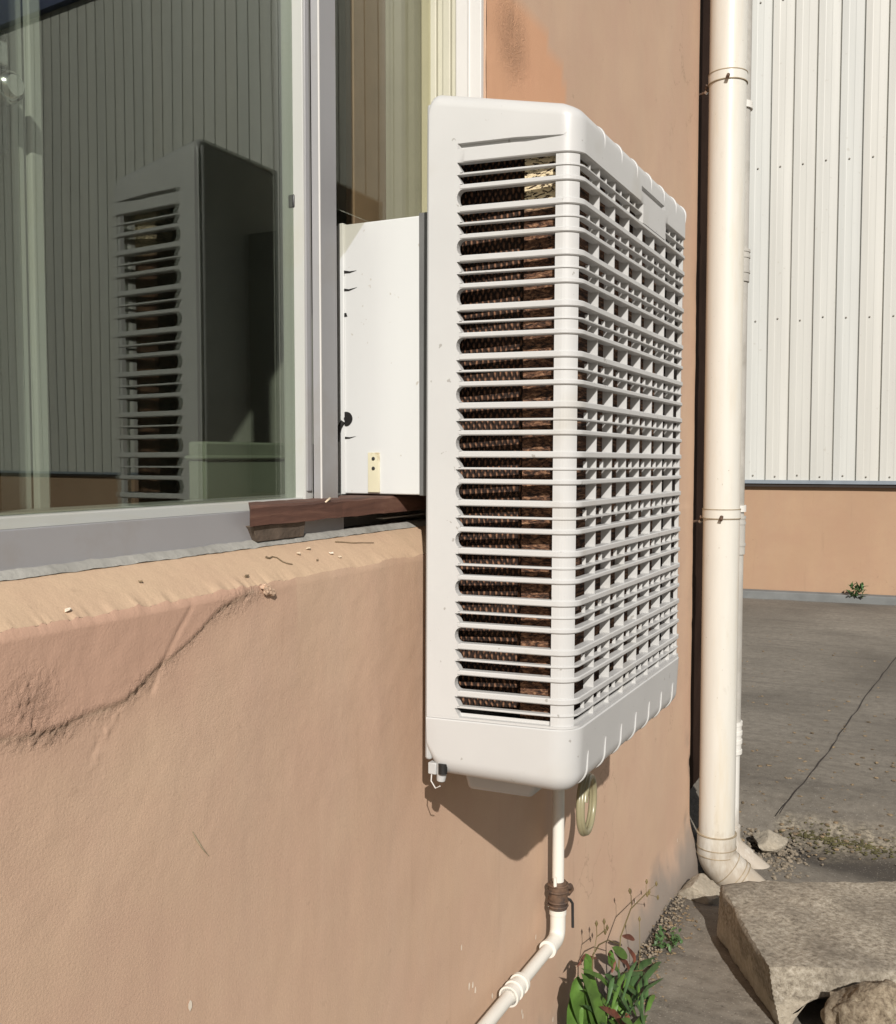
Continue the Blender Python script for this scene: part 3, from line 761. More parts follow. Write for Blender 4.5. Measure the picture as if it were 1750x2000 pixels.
# underside base box + corner foot clip
mb = MB(); b0 = [(.022, .062), (.150, .066), (.150, .55), (.022, .55)]; b1 = [(.030, .070), (.125, .075), (.125, .53), (.030, .53)]
vs = [(x, y, -.43) for x, y in b0] + [(x, y, -.474) for x, y in b1]
mb.add(vs, [(0, 1, 2, 3), (7, 6, 5, 4)] + [(i, (i + 1) % 4, 4 + (i + 1) % 4, 4 + i) for i in range(4)]); mb.build('base_box', 'plastic_grey', ROOT, bevel=.006)
mb = MB(); mb.tube([(.018, .012, -.418), (.018, .012, -.43), (.016, .012, -.447)], [.008, .008, .006], 12); mb.box((.0, .004, -.437), (.012, .02, -.421)); mb.build('drain_plug', 'plastic_grey', ROOT, bevel=.001)
mb = MB(); mb.tube([(.005, .006, -.432), (.004, .006, -.447), (.013, .002, -.455), (.021, .000, -.450)], .0009, 6); mb.build('wire', 'frame_white', ROOT)
mb = MB(); mb.tube([(.022, .006, -.42), (.022, .006, -.434)], .0065, 10); mb.build('plug_cap', 'black', ROOT)

# ---- duct through the window (part of the cooler) ----
dt, dbm = 1.5435, 1.1455
mb = MB(); DY0, DY1 = 1.272, 1.70
mb.box((-.835, DY0, dbm), (-.614, DY1, dt)); duct = mb.build('duct', 'duct_white', ROOT, world=True, bevel=.002)
mb = MB(); mb.box((-.816, DY0 - .0025, dbm - .001), (-.806, DY0 + .01, dt + .002)); mb.build('duct_flange', 'duct_white', duct, world=True, bevel=.001)
mb = MB(); mb.box((-.679, DY0 - .003, dbm - .001), (-.612, DY0 + .02, dt + .003)); mb.build('duct_shade_strip', 'duct_shade', duct, world=True, bevel=.001)  # grey strip added as the cooler's shade on the duct end
def dpt(px, py): return aty(px, py, DY0 - .0008)
def dark_poly(_, pts, off=.0008):
    mb = MB()
    vs = [aty(px, py, DY0 - off) for px, py in pts]; n = len(vs)
    vs2 = [Vector((v.x, v.y + .0006, v.z)) for v in vs]
    mb.add(vs + vs2, [tuple(range(n)), tuple(range(n, 2 * n))[::-1]] + [(i, (i + 1) % n, n + (i + 1) % n, n + i) for i in range(n)])
    mb.build('slit', 'black', duct, world=True)
for (x0, y0, x1, y1, w) in ((670, 531, 696, 529, 3), (666, 566, 697, 562, 3), (671, 855, 695, 853, 2.5)):
    dark_poly(mb, [(x0, y0 - w), (x0, y0 + w), ((x0 + x1) / 2, y0 + w - 1), (x1, y1 - 1), ((x0 + x1) / 2, y0 - w * .4)])
dark_poly(mb, [(667, 508), (671, 508), (671, 519), (668, 519)]); dark_poly(mb, [(670, 534), (672, 534), (672, 552), (670, 552)]); dark_poly(mb, [(670, 612), (676, 611), (678, 618), (672, 619)])
dark_poly(mb, [(662, 448), (668, 446), (667, 453), (663, 456)])
c0 = aty(677, 818, DY0); mb = MB(); mb.tube([c0 + Vector((0, .002, 0)), c0 + Vector((0, -.0018, 0))], .0105, 22); mb.tube([c0 + Vector((0, -.0017, 0)), c0 + Vector((0, -.0026, 0))], .0035, 12); mb.build('cable_hole', 'black', duct, world=True)
mb = MB(); mb.tube([c0 + Vector((-.004, -.003, -.004)), c0 + Vector((-.009, -.005, -.012)), c0 + Vector((-.011, -.005, -.022)), c0 + Vector((-.012, -.004, -.034))], [.004, .0035, .003, .0015], 8); mb.build('cable', 'black', duct, world=True)
a = aty(720, 884, DY0); b = aty(743, 962, DY0); mb = MB(); mb.box((a.x, DY0 - .003, b.z), (b.x, DY0 - .0005, a.z)); mb.build('bracket', 'cream_metal', duct, world=True, bevel=.0008)
for py in (896, 915):
    c = aty(729, py, DY0 - .003); mb = MB(); mb.tube([c, c + Vector((0, -.0015, 0))], [.0030, .002], 12); mb.build('screw', 'dark_metal', duct, world=True)

# ================================================================== PLANK under the duct
pl = thing('wooden_plank', 'reddish brown wooden plank wedged under the duct on the window frame', 'plank')
A_ = atx(483, 985, -.726); 
mb = MB(); x0, x1 = -.80, -.722; y0, y1 = A_.y, 1.66; zt = 1.1435; zb = zt - .024
prof = [(x0, zb), (x1, zb), (x1 + .0, zt - .003), (x1 - .004, zt), (x0, zt)]
G = []; y0b = atx(484, 980, -.80).y
for i in range(41):
    y = y0 + (y1 - y0) * i / 40; G.append([(x + .0012 * fn(y, z, 1, 25), y + (y0b - y0) * (x1 - x) / (x1 - x0) * (1 - i / 40), z + .001 * fn(y, x, 2, 30)) for x, z in prof + prof[:1]])
mb.grid(G, False); mb.add(G[0][:-1], [tuple(range(5))]); mb.add(G[-1][:-1], [tuple(range(5))[::-1]])
mb.build('board', 'wood', pl, world=True, merge=False)
B0, B1 = atx(500, 1030, -.722), atx(602, 1020, -.722)
mb = MB(); mb.add([(-.726, B0.y, zb - .0003), (-.79, B0.y, zb - .0003), (-.79, B0.y + .022, 1.0995), (-.729, B0.y + .012, 1.0995), (-.726, B1.y, zb - .0003), (-.79, B1.y, zb - .0003), (-.79, B1.y, 1.0995), (-.729, B1.y, 1.0995)],
      [(0, 1, 2, 3), (4, 7, 6, 5), (0, 3, 7, 4), (1, 5, 6, 2), (0, 4, 5, 1), (3, 2, 6, 7)]); mb.build('packing_block', 'wood_end', pl, world=True, bevel=.0008)
mb = MB(); q = atx(640, 978, -.7225); mb.tube([q + Vector((.0, -.006, -.002)), q + Vector((.001, .004, .003))], [.001, .0018], 6); mb.build('splinter', 'chip', pl, world=True)
# metal strip lying deeper on the frame
mb = MB(); mb.box((-.752, 1.27, 1.109), (-.74, 1.40, 1.111)); o = mb.build('metal_strip', 'alu_pale', bevel=.0004); tag(o, 'thin pale metal strip lying under the brown plank', 'strip')

# ---- debris on the sill ----
def silz(x, y): f = (WX - .0015 - x) / .062; return ZS * (1 - f) + 1.0965 * f + .0035 * math.sin(max(0, min(1, f)) * math.pi)
def on_sill(px, py):
    d = ray(px, py); o_ = Vector((0, 0, CH)); a, b = -.672 / d.x, -.742 / d.x
    for _ in range(40):
        m_ = (a + b) / 2; p = o_ + d * m_
        if p.z > silz(p.x, p.y) + .0012: a = m_
        else: b = m_
    p.x = max(-.735, min(-.676, p.x)); p.z = silz(p.x, p.y) + .0012; return p
def poly_on_sill(pts): return [on_sill(*p) for p in pts]
mb = MB(); mb.tube(poly_on_sill([(519, 1088), (526, 1090), (532, 1087), (541, 1089), (552, 1097), (560, 1100), (571, 1102)]), [.0016, .001, .0008, .0008, .0009, .0008, .0007], 6); o = mb.build('curled_twig', 'litter'); tag(o, 'curled brown twig lying on the window sill', 'twig')
mb = MB(); mb.tube(poly_on_sill([(655, 1058), (690, 1060), (730, 1060)]), [.0010, .0007, .0005], 6); o = mb.build('straight_twig', 'litter'); tag(o, 'thin straight straw lying on the sill near the cooler', 'twig')
def chip(name, px, py, s, label, mat='chip'):
    p = on_sill(px, py); mb = MB(); n = 6; vs = []; rnd = random.Random(px)
    for k in range(n):
        a = 2 * math.pi * k / n + rnd.uniform(-.3, .3); r = s * rnd.uniform(.6, 1.1); vs.append(p + Vector((r * math.cos(a) * .6, r * math.sin(a), rnd.uniform(0, s * .5))))
    vs += [v + Vector((0, 0, .0012)) for v in vs]
    mb.add(vs, [tuple(range(n))[::-1], tuple(range(n, 2 * n))] + [(i, (i + 1) % n, n + (i + 1) % n, n + i) for i in range(n)])
    o = mb.build(name, mat); tag(o, label, 'chip', 'plaster chips scattered on the sill')
chip('plaster_chip', 603, 1073, .0045, 'long cream chip on the sill just below the plank')
chip('plaster_chip', 584, 1083, .004, 'small pale chip beside the curled twig on the sill')
chip('plaster_chip', 647, 1082, .004, 'pale curled chip on the sill under the straight straw', 'splash')
chip('plaster_chip', 664, 1089, .003, 'tiny cream flake rightmost of the chips on the sill')
chip('plaster_chip', 133, 1195, .0045, 'pale flake at the left end of the sill', 'splash')
chip('plaster_chip', 620, 1095, .003, 'small brown crumb between the two twigs on the sill', 'litter')
chip('plaster_chip', 482, 1127, .004, 'flat brown crumb near the broken sill edge', 'litter')
chip('plaster_chip', 275, 1138, .003, 'dark crumb alone in the middle of the sill', 'litter')
# broken lump of render hanging at the end of the crack
lp = atx(524, 1152, WX + .004)
bm = bmesh.new(); bmesh.ops.create_icosphere(bm, subdivisions=3, radius=1)
for v in bm.verts:
    k = 1 + .6 * fn(v.co.x, v.co.y, v.co.z, 1.6) + .25 * fn(v.co.x, v.co.y, v.co.z, 5); v.co = Vector((v.co.x * .0035 * k, v.co.y * .010 * k, v.co.z * .0055 * k - v.co.y * .004)) + lp
mb = MB(); mb.add([v.co for v in bm.verts], [[v.index for v in f.verts] for f in bm.faces], False); bm.free()
mb.c = {'tint': [(0, 0, 0)] * len(mb.v)}; mb.build('loose_render', 'plaster', house, world=True, merge=False)
# paint splashes low on the wall
mb = MB(); rnd = random.Random(3)
for (px, py) in [(900, 1850), (922, 1925), (927, 1935), (915, 1925), (1013, 1905), (1018, 1898), (1018, 1975), (1020, 1985), (1076, 1990), (1002, 1955), (975, 1940), (960, 1945), (1045, 1830), (1238, 1760), (370, 1960), (1320, 1640)]:
    p = atx(px, py, WX); dd, _ = wall_pt(p.y, p.z); x = WX + dd + .0012; n = 7; vs = []
    for k in range(n):
        a = 2 * math.pi * k / n; vs.append((x, p.y + .0035 * math.cos(a) * rnd.uniform(.5, 1.1), p.z + .007 * math.sin(a) * rnd.uniform(.4, 1.2)))
    mb = MB(); mb.add(vs, [tuple(range(n))]); mb.build('paint_splash', 'splash', house, world=True)
# short dark scratch
mb = MB(); s0 = [atx(px, py, WX + .0008) for px, py in ((376, 1624), (384, 1640), (396, 1658), (408, 1672))]; mb.tube(s0, [.0004, .0012, .0010, .0003], 6)
mb.build('scratch', 'pvc_dirty', house, world=True)

# ================================================================== THIN DRAIN PIPE and HOSE
dp = thing('drain_pipe', 'thin white pipe running down the wall from the cooler and along it', 'pipe', (-.637, 1.70, .33))
DX = -.637; pr = .0112
t0 = atx(1091, 1560, DX); yv = t0.y; e0 = atx(1080, 1842, DX); ze = e0.z
pz = lambda z: Vector((DX, yv, z))
mb = MB(); mb.tube([pz(.85), pz(ze + .04)], pr, 20, False); mb.build('upper_pipe', 'pvc_thin', dp, world=True)
end = atx(950, 2000, DX); dirn = (end - pz(ze)).normalized()
bend = [pz(ze + .05), pz(ze + .022)]
for k in range(1, 6):
    f = k / 6; a = pz(ze + .022).lerp(pz(ze), f); b = pz(ze).lerp(pz(ze) + dirn * .022, f); bend.append(a.lerp(b, f))
bend += [pz(ze) + dirn * .022, pz(ze) + dirn * .05]
mb = MB(); mb.tube(bend, pr + .0035, 20); mb.tube([bend[0] + Vector((0, 0, -.004)), bend[0] + Vector((0, 0, .003))], pr + .005, 20); mb.tube([bend[-1] - dirn * .003, bend[-1] + dirn * .004], pr + .005, 20); mb.build('elbow', 'pvc_thin', dp, world=True)
mb = MB(); mb.tube([pz(ze) + dirn * .04, pz(ze) + dirn * 1.1], pr, 20); mb.build('lower_pipe', 'pvc_thin', dp, world=True)
cp = atx(1005, 1930, DX); L0 = (cp - pz(ze)).length
mb = MB(); q = pz(ze) + dirn * L0; mb.tube([q - dirn * .026, q + dirn * .026], pr + .0035, 20)
for s_ in (-.024, .0, .022): mb.tube([q + dirn * (s_ - .004), q + dirn * (s_ + .004)], pr + .0065, 20)
mb.build('coupling', 'pvc_thin', dp, world=True)
zc = atx(1085, 1752, DX).z
mb = MB(); mb.tube([pz(zc + .026), pz(zc + .014), pz(zc + .004), pz(zc - .006), pz(zc - .016), pz(zc - .026)], [pr + .004, pr + .008, pr + .005, pr + .0075, pr + .004, pr + .0065], 20)
for s_ in (.02, .008, -.012, -.02): mb.tube([pz(zc + s_) + Vector(((pr + .007) * math.cos(R(a)), (pr + .007) * math.sin(R(a)), 0)) for a in range(0, 361, 20)], .0022, 6)
mb.build('rusty_clamp', 'rust', dp, world=True)
mb = MB(); c = pz(zc); mb.tube([c + Vector((.012, .008, .012)), c + Vector((.016, .022, .010)), c + Vector((.014, .034, 0)), c + Vector((.01, .030, -.008)), c + Vector((.01, .016, -.004))], [.004, .006, .006, .005, .004], 8)
mb.build('wire_twist', 'rust', dp, world=True)
mb = MB(); mb.tube([c + Vector((.01, .016, -.012)), c + Vector((.012, .034, -.022)), c + Vector((.013, .046, -.034)), c + Vector((.013, .048, -.082))], .0028, 8); mb.build('lever', 'dark_metal', dp, world=True)
mb = MB(); mb.tube([pz(zc - .028), pz(zc - .040)], pr + .003, 20); mb.build('sleeve', 'pvc_thin', dp, world=True); mb = MB(); mb.tube([pz(zc - .012 + .05) + Vector((0, -.016, 0)), pz(zc + .02) + Vector((0, -.016, 0))], .0035, 8); mb.build('strap_end', 'pvc_thin', dp, world=True)
ho = thing('hose_loop', 'yellowed plastic hose coiled in a loop hanging under the cooler', 'hose')
hc = atx(1146, 1570, -.572); mb = MB(); pts = []
for k in range(0, 100):
    a = 2 * math.pi * k / 44 + R(70); r_ = .048 - .004 * (k / 100); off = .011 * (k / 100)
    ux = Vector((-.10, 1.0, 0)).normalized(); nn = Vector((1.0, .10, 0)).normalized()
    # loop lies almost in the sight line
    pts.append(hc + ux * (r_ * math.cos(a) * 1.0) + Vector((0, 0, r_ * math.sin(a) * 1.12)) + nn * (off - .005))
pts = [Vector((pts[0].x, pts[0].y, .85)), pts[0] + Vector((0, 0, .03))] + pts
mb.tube(pts, .0055, 12); mb.build('hose', 'hose', ho, world=True)

# ================================================================== DOWNPIPES
def downpipe(name, label, px, depth_x, r, parts):
    p = atx(px, 893, depth_x); t = thing(name, label, 'downpipe', (p.x, p.y, 0)); return t, p
p1 = Vector((-.590, 2.991, 0)); p2 = Vector((-.592, 3.175, 0))
def zat(px, py, y): return aty(px, py, y).z
d1 = thing('downpipe', 'thick cream plastic downpipe standing at the house corner', 'downpipe', p1, group=None)
zt1 = zat(1405, 1628, p1.y); zt1b = zat(1405, 1660, p1.y); r1 = .0525
def V3(p, z): return Vector((p.x, p.y, z))
mb = MB(); mb.tube([V3(p1, HT), V3(p1, zt1 - .02)], r1, 48, False); mb.build('pipe', 'pvc', d1, world=True)
# elbow
dir1 = (Vector((.74, .20, -.66))).normalized()
b0 = V3(p1, zt1b - .002); bl = [V3(p1, zt1 + .0), b0]
for k in range(1, 8):
    f = k / 8; a = b0.lerp(V3(p1, zt1b - .03), f); b = V3(p1, zt1b - .03).lerp(V3(p1, zt1b - .03) + dir1 * .05, f); bl.append(a.lerp(b, f))
eb = V3(p1, zt1b - .03) + dir1 * .05
mb = MB(); mb.tube(bl + [eb, eb + dir1 * .03], r1 + .0045, 48); mb.build('elbow', 'pvc', d1, world=True)
mb = MB(); mb.tube([eb + dir1 * .03, eb + dir1 * .24], r1, 48); mb.build('outlet', 'pvc', d1, world=True)
mb = MB()
for zc_ in (zt1 + .002, zt1b + .012, zt1b - .010): mb.tube([V3(p1, zc_ - .0012), V3(p1, zc_ + .0012)], r1 + .0062, 48)
for q_ in (-.012, .018, .030): mb.tube([eb + dir1 * (q_ - .0012), eb + dir1 * (q_ + .0012)], r1 + .0062, 48)
mb.build('joint_ring', 'pvc_dirty', d1, world=True)
def ring(mb, c, r, hgt, th=.002):
    mb.tube([c + Vector((0, 0, -hgt)), c + Vector((0, 0, hgt))], r + th, 40)
for (py) in (157, 1003):
    z = zat(1415, py, p1.y)
    mb = MB(); ring(mb, V3(p1, z), r1, .012, .0022); cl = mb.build('clamp', 'pvc', d1, world=True)
    mb = MB(); ring(mb, V3(p1, z + .0135), r1, .0012, .0032); ring(mb, V3(p1, z - .0135), r1, .0012, .0032); mb.build('clamp_edge', 'pvc_dirty', cl, world=True)
    mb = MB(); wy = YC - .045; w0 = Vector((WX, wy, z - .03))
    k0 = V3(p1, z - .012) + Vector((.012, -r1 - .003, 0)); k1 = V3(p1, z - .010) + Vector((-r1 - .004, -.012, 0))
    mb.tube([w0 + Vector((-.02, 0, 0)), w0 + Vector((.018, -.002, .006)), k1], [.0035, .004, .0045], 8)
    mb.build('rod', 'rust', cl, world=True); mb = MB()
    mb.tube([k0 + Vector((0, -.001, .006)), k0 + Vector((0, -.012, -.004))], .005, 10)
    mb.build('bolt', 'rust', cl, world=True)
    mb = MB(); mb.tube([w0 + Vector((.018, -.004, .004)), w0 + Vector((.024, -.008, .008))], .0055, 10); mb.build('nut', 'chrome', cl, world=True)
d2 = thing('downpipe', 'thin grey and white downpipe behind the thick cream one', 'downpipe', p2)
r2 = .0345; zj = zat(1440, 1440, p2.y); zk = zat(1440, 1632, p2.y)
mb = MB(); mb.tube([V3(p2, HT), V3(p2, zj)], r2, 36, False); mb.build('upper_pipe', 'pvc_grey', d2, world=True)
mb = MB(); mb.tube([V3(p2, zj), V3(p2, zk)], r2 - .001, 36, False); mb.build('lower_pipe', 'pvc_white', d2, world=True)
mb = MB(); h_ = zat(1440, 1412, p2.y) - zj; ring(mb, V3(p2, zj), r2, .045, .003)
for q_ in (-.045, -.012, .015, .045): ring(mb, V3(p2, zj + q_), r2, .006, .0055)
mb.build('coupling', 'pvc_white', d2, world=True)
for (pa_, pb_, mt) in ((492, 552, 'pvc_grey'), (1010, 1082, 'pvc_grey')):
    za, zb_ = zat(1440, pa_, p2.y), zat(1440, pb_, p2.y)
    mb = MB(); mb.tube([V3(p2, za), V3(p2, zb_)], r2 + .004, 36)
    for q_ in (za, za - .018, zb_ + .03): mb.tube([V3(p2, q_ - .004), V3(p2, q_ + .004)], r2 + .006, 36)
    mb.build('coupling', mt, d2, world=True)
for py in (210, 993):
    mb = MB(); ring(mb, V3(p2, zat(1440, py, p2.y)), r2, .010, .006); mb.build('clip', 'pvc_white', d2, world=True)
k0 = V3(p2, zk); dir2 = Vector((.78, .20, -.62)).normalized(); e2 = V3(p2, zk - .035)
bl = [V3(p2, zk + .03), k0]
for k in range(1, 8):
    f = k / 8; bl.append(k0.lerp(e2, f).lerp(e2.lerp(e2 + dir2 * .04, f), f))
bl += [e2 + dir2 * .04, e2 + dir2 * .07]
mb = MB(); mb.tube(bl, r2 + .004, 36); mb.build('elbow', 'pvc_white', d2, world=True)
mb = MB(); mb.tube([e2 + dir2 * .06, e2 + dir2 * .26], r2, 36); mb.build('outlet', 'pvc_white', d2, world=True)

# ================================================================== SHED across the yard
G1_, G2_ = atz(1455, 1164), atz(1750, 1178)
sdv = (G2_ - G1_); sdv.z = 0; sdv.normalize(); snv = Vector((sdv.y, -sdv.x, 0))
if snv.y > 0: snv = -snv
shed = thing('shed', 'cream ribbed metal shed on a peach base wall across the yard', 'building', G1_)
def sp(s, out, z): return G1_ + sdv * s + snv * out + Vector((0, 0, z))
_d = ray(1600, 946); pl_t = (sp(0, 0, 0) - cam.location).dot(snv) / _d.dot(snv); ZCL = CH + _d.z * pl_t
S0, S1 = -5.0, 17.0; HSH = 7.2
mb = MB(); ss = [S0 + (S1 - S0) * i / 220 for i in range(221)]
mb.grid([[sp(s, .0 + .004 * fn(s, z, 0, 2), z) for s in ss] for z in (0, .15, .3, .45, .6, .8, ZCL)]); mb.build('base_wall', 'plaster2', shed, world=True, merge=False)
pit = .1785
mb = MB(); tones = []; s = S0; prof = []
# profile of one panel: pan, step groove, narrow pan
shape = [(0, .018), (.012, .0185), (.05, .0205), (.056, .0195), (.10, .0195), (.106, .0205), (.150, .0185), (.165, .018), (.167, -.004), (.1750, -.004), (.1785, .018)]
rt = random.Random(5); k = 0; off0 = None
# align grooves to the photograph's
_g = ray(1541, 700); tg_ = (sp(0, 0, 0) - cam.location).dot(snv) / _g.dot(snv); sg = (cam.location + _g * tg_ - G1_).dot(sdv)
s_start = sg - .170 - pit * 30
pts = []; tn = []
for k in range(0, 130):
    b_ = s_start + k * pit
    if b_ > S1: break
    tone = rt.uniform(.95, 1.0); warm = rt.uniform(-.015, .015)
    for (a_, o_) in shape[:-1]:
        pts.append((b_ + a_, o_ + .0)); tn.append((tone + warm, tone, tone - warm))
G = []; T2 = []
for z in (ZCL + .02, 2.2, 3.4, 4.6, 6.0, HSH):
    G.append([sp(a_, o_ + .02, z) for a_, o_ in pts]); T2 += tn
mb.grid(G, False); mb.c = {'tone': T2}; mb.build('cladding', 'clad', shed, world=True, merge=False)
mb = MB(); mb.box((0, 0, 0), (1, 1, 1)); mb.v = [sp(S0 + (S1 - S0) * v.x, .002 + .060 * v.y, ZCL + .005 + .03 * v.z) for v in mb.v]; mb.build('flashing', 'flash', shed, world=True)
mb = MB(); mb.box((0, 0, 0), (1, 1, 1)); mb.v = [sp(S0 + (S1 - S0) * v.x, .003 + .045 * v.y, ZCL - .022 + .026 * v.z) for v in mb.v]; mb.build('drip_gap', 'cavity', shed, world=True)
mb = MB(); mb.box((0, 0, 0), (1, 1, 1)); mb.v = [sp(S0 + (S1 - S0) * v.x, -.2 + .35 * v.y, HSH - .05 + .35 * v.z) for v in mb.v]; mb.build('eaves', 'roofblue', shed, world=True)
scr = None
for zrow in (ZCL + .075, ZCL + 1.38, ZCL + 2.66, ZCL + 4.0):
    for k in range(24, 38):
        b_ = s_start + k * pit + .075
        p = sp(b_, .0405, zrow + random.uniform(-.012, .012))
        if scr is None:
            mb = MB(); mb.tube([Vector((0, 0, 0)), snv * .006, snv * .008], [.008, .007, .003], 8); scr = mb.build('screw', 'screw', shed); scr.location = p - G1_
        else:
            c = scr.copy(); COL.objects.link(c); c.parent = shed; c.location = p - G1_
# shed sides/back so it has body
mb = MB(); mb.box((0, 0, 0), (1, 1, 1)); mb.v = [sp(S0 + .05 + (S1 - S0 - .1) * v.x, -6 + 5.9 * v.y, (HSH - .1) * v.z) for v in mb.v]; mb.build('shed_body', 'clad', shed, world=True)
# kerb strip
mb = MB(); mb.box((0, 0, 0), (1, 1, 1)); mb.v = [sp(S0 + (S1 - S0) * v.x, .005 + .13 * v.y, -.01 + .075 * v.z) for v in mb.v]; o = mb.build('kerb', 'kerb', bevel=.01); tag(o, kind='structure')

# ---------------------------------------------------------------- plants
def leaf(mb, base, d, L, w, droop=.3, n=6, side=None):
    d = d.normalized(); side = side or d.cross(Vector((0, 0, 1)))
    side = side.normalized() if side.length > .01 else Vector((1, 0, 0)); p = Vector(base); rows__ = []
    for i in range(n + 1):
        f = i / n; ww = w * math.sin(math.pi * min(1, f * .9 + .08)) ** .8 * (1 if i < n else .05); up = side.cross(d).normalized()
        rows__.append([p - side * ww + up * ww * .35, p.copy(), p + side * ww + up * ww * .35]); p = p + d * (L / n); d = (d + Vector((0, 0, -droop / n))).normalized()
    mb.grid(rows__, True)
wd = thing('weed', 'small dark weed growing at the base of the shed wall', 'plant'); wp = sp((atz(1670, 1165) - G1_).dot(sdv), .15, .05); wd.location = wp
mb = MB(); rl = random.Random(2)
for k in range(46):
    a = rl.uniform(0, 6.28); el = rl.uniform(.1, 1.4); leaf(mb, (rl.uniform(-.05, .05), rl.uniform(-.02, .02), rl.uniform(0, .09)), Vector((math.cos(a) * math.cos(el), math.sin(a) * math.cos(el), math.sin(el))), rl.uniform(.04, .08), .012, .5, 3)
mb.build('foliage', 'leaf_dark', wd, merge=False)
# main plant by the wall
pt_ = thing('leafy_weed', 'leafy green weed with budding stems growing at the foot of the wall', 'plant', (-.60, 1.99, 0)); rl = random.Random(11)
def gp(px, py, x): return atx(px, py, x) - Vector(pt_.location)
big = MB(); nar_ = MB(); red = MB(); st = MB()
def leaf2(mb, pts, w, x, dx=0, n=10, tw=.35):
    """leaf along surveyed midrib"""
    mid_ = [gp(px, py, x + dx * i / (len(pts) - 1)) for i, (px, py) in enumerate(pts)]
    # resample
    out = []
    for i in range(n + 1):
        f = i / n * (len(mid_) - 1); k = min(int(f), len(mid_) - 2); out.append(mid_[k].lerp(mid_[k + 1], f - k))
    rows__ = []
    for i, p in enumerate(out):
        f = i / n; d = out[min(i + 1, n)] - out[max(i - 1, 0)]; d.normalize()
        view = (p + Vector(pt_.location) - cam.location).normalized(); side = d.cross(Vector((.8, -.5, .35))).normalized()
        ww = w * (math.sin(math.pi * (f * .93 + .05)) ** .75) * (1 if i < n else .02); up = side.cross(d).normalized()
        rows__.append([p - side * ww + up * ww * tw, p - side * ww * .5 + up * ww * tw * .3, p, p + side * ww * .5 + up * ww * tw * .3, p + side * ww + up * ww * tw])
    mb.grid(rows__, True)
leaf2(big, [(1165, 2040), (1135, 1985), (1122, 1940), (1130, 1905)], .020, -.60)
leaf2(big, [(1180, 2060), (1160, 1985), (1148, 1925), (1142, 1868)], .019, -.585)
leaf2(big, [(1185, 2030), (1172, 1990), (1155, 1940), (1135, 1900)], .014, -.575)
leaf2(big, [(1120, 2080), (1118, 2010), (1120, 1960), (1138, 1920)], .020, -.61)
leaf2(big, [(1200, 2050), (1205, 2000), (1212, 1955), (1205, 1925)], .015, -.60)
leaf2(big, [(1150, 1900), (1145, 1880), (1143, 1862)], .012, -.60)
leaf2(nar_, [(1210, 1990), (1230, 1930), (1250, 1885), (1290, 1868)], .010, -.60)
leaf2(nar_, [(1218, 1990), (1250, 1920), (1280, 1885), (1310, 1880)], .008, -.58)
leaf2(nar_, [(1225, 2010), (1250, 1960), (1285, 1930), (1312, 1945)], .009, -.58)
leaf2(nar_, [(1185, 1960), (1200, 1920), (1225, 1902), (1260, 1900)], .006, -.57)
leaf2(nar_, [(1230, 2020), (1255, 1990), (1270, 1970), (1278, 1990)], .010, -.56)
leaf2(big, [(1205, 1895), (1190, 1872), (1195, 1855)], .010, -.60); leaf2(big, [(1225, 1870), (1210, 1860), (1195, 1850)], .010, -.59)
for k in range(75):
    bx, by = rl.uniform(1180, 1268), rl.uniform(1945, 2070); a = rl.uniform(-.8, .9); l = rl.uniform(45, 115)
    leaf2((nar_ if rl.random() < .6 else big) if rl.random() < .94 else red, [(bx, by), (bx + l * math.sin(a) * .6, by - l * .6 * math.cos(a) ), (bx + l * math.sin(a) * 1.1, by - l * math.cos(a) * .9 + 8)], rl.uniform(.0035, .0075), rl.uniform(-.64, -.54), n=8)
leaf2(red, [(1225, 1850), (1237, 1868), (1240, 1885)], .006, -.60); leaf2(red, [(1215, 1828), (1228, 1830), (1240, 1836)], .006, -.60); leaf2(red, [(1195, 1900), (1198, 1880), (1188, 1860)], .006, -.6)
leaf2(red, [(1165, 1872), (1140, 1868), (1126, 1890)], .004, -.6); leaf2(red, [(1232, 1900), (1222, 1880), (1205, 1868)], .005, -.6)
def stem(pts, r, x=-.60): st.tube([gp(px, py, x) for px, py in pts], r, 6)
stem([(1165, 2040), (1155, 1930), (1158, 1865), (1170, 1845), (1188, 1836), (1210, 1845)], [.003, .0022, .0018, .0015, .0013, .001])
stem([(1200, 2040), (1208, 1900), (1212, 1830), (1232, 1775), (1262, 1745), (1270, 1738)], [.003, .002, .0016, .0014, .0012, .001])
stem([(1233, 1775), (1233, 1750), (1230, 1742)], .0008); stem([(1160, 1862), (1165, 1830), (1180, 1818)], .001); stem([(1166, 1830), (1165, 1808)], .0008); stem([(1180, 1818), (1180, 1802)], .0008); stem([(1262, 1745), (1262, 1728)], .0006); stem([(1266, 1740), (1282, 1727)], .0006); stem([(1260, 1745), (1284, 1752)], .0005)
stem([(1240, 1960), (1250, 1860), (1249, 1800)], .0007); stem([(1170, 1990), (1195, 1920), (1215, 1900), (1255, 1895)], .0014, -.58)
for (px, py) in [(1230, 1740), (1268, 1742), (1264, 1747), (1282, 1726), (1263, 1722), (1285, 1753), (1165, 1804), (1180, 1800), (1186, 1812), (1182, 1820), (1249, 1795)]:
    p = gp(px, py, -.6); st.tube([p + Vector((0, 0, -.006)), p, p + Vector((0, 0, .006))], [.001, .0034, .0012], 7)
big.build('broad_leaf', 'leaf', pt_, merge=False); nar_.build('narrow_leaf', 'leaf_dark', pt_, merge=False); red.build('withered_leaf', 'leaf_red', pt_, merge=False); st.build('stem', 'stem', pt_, merge=False)
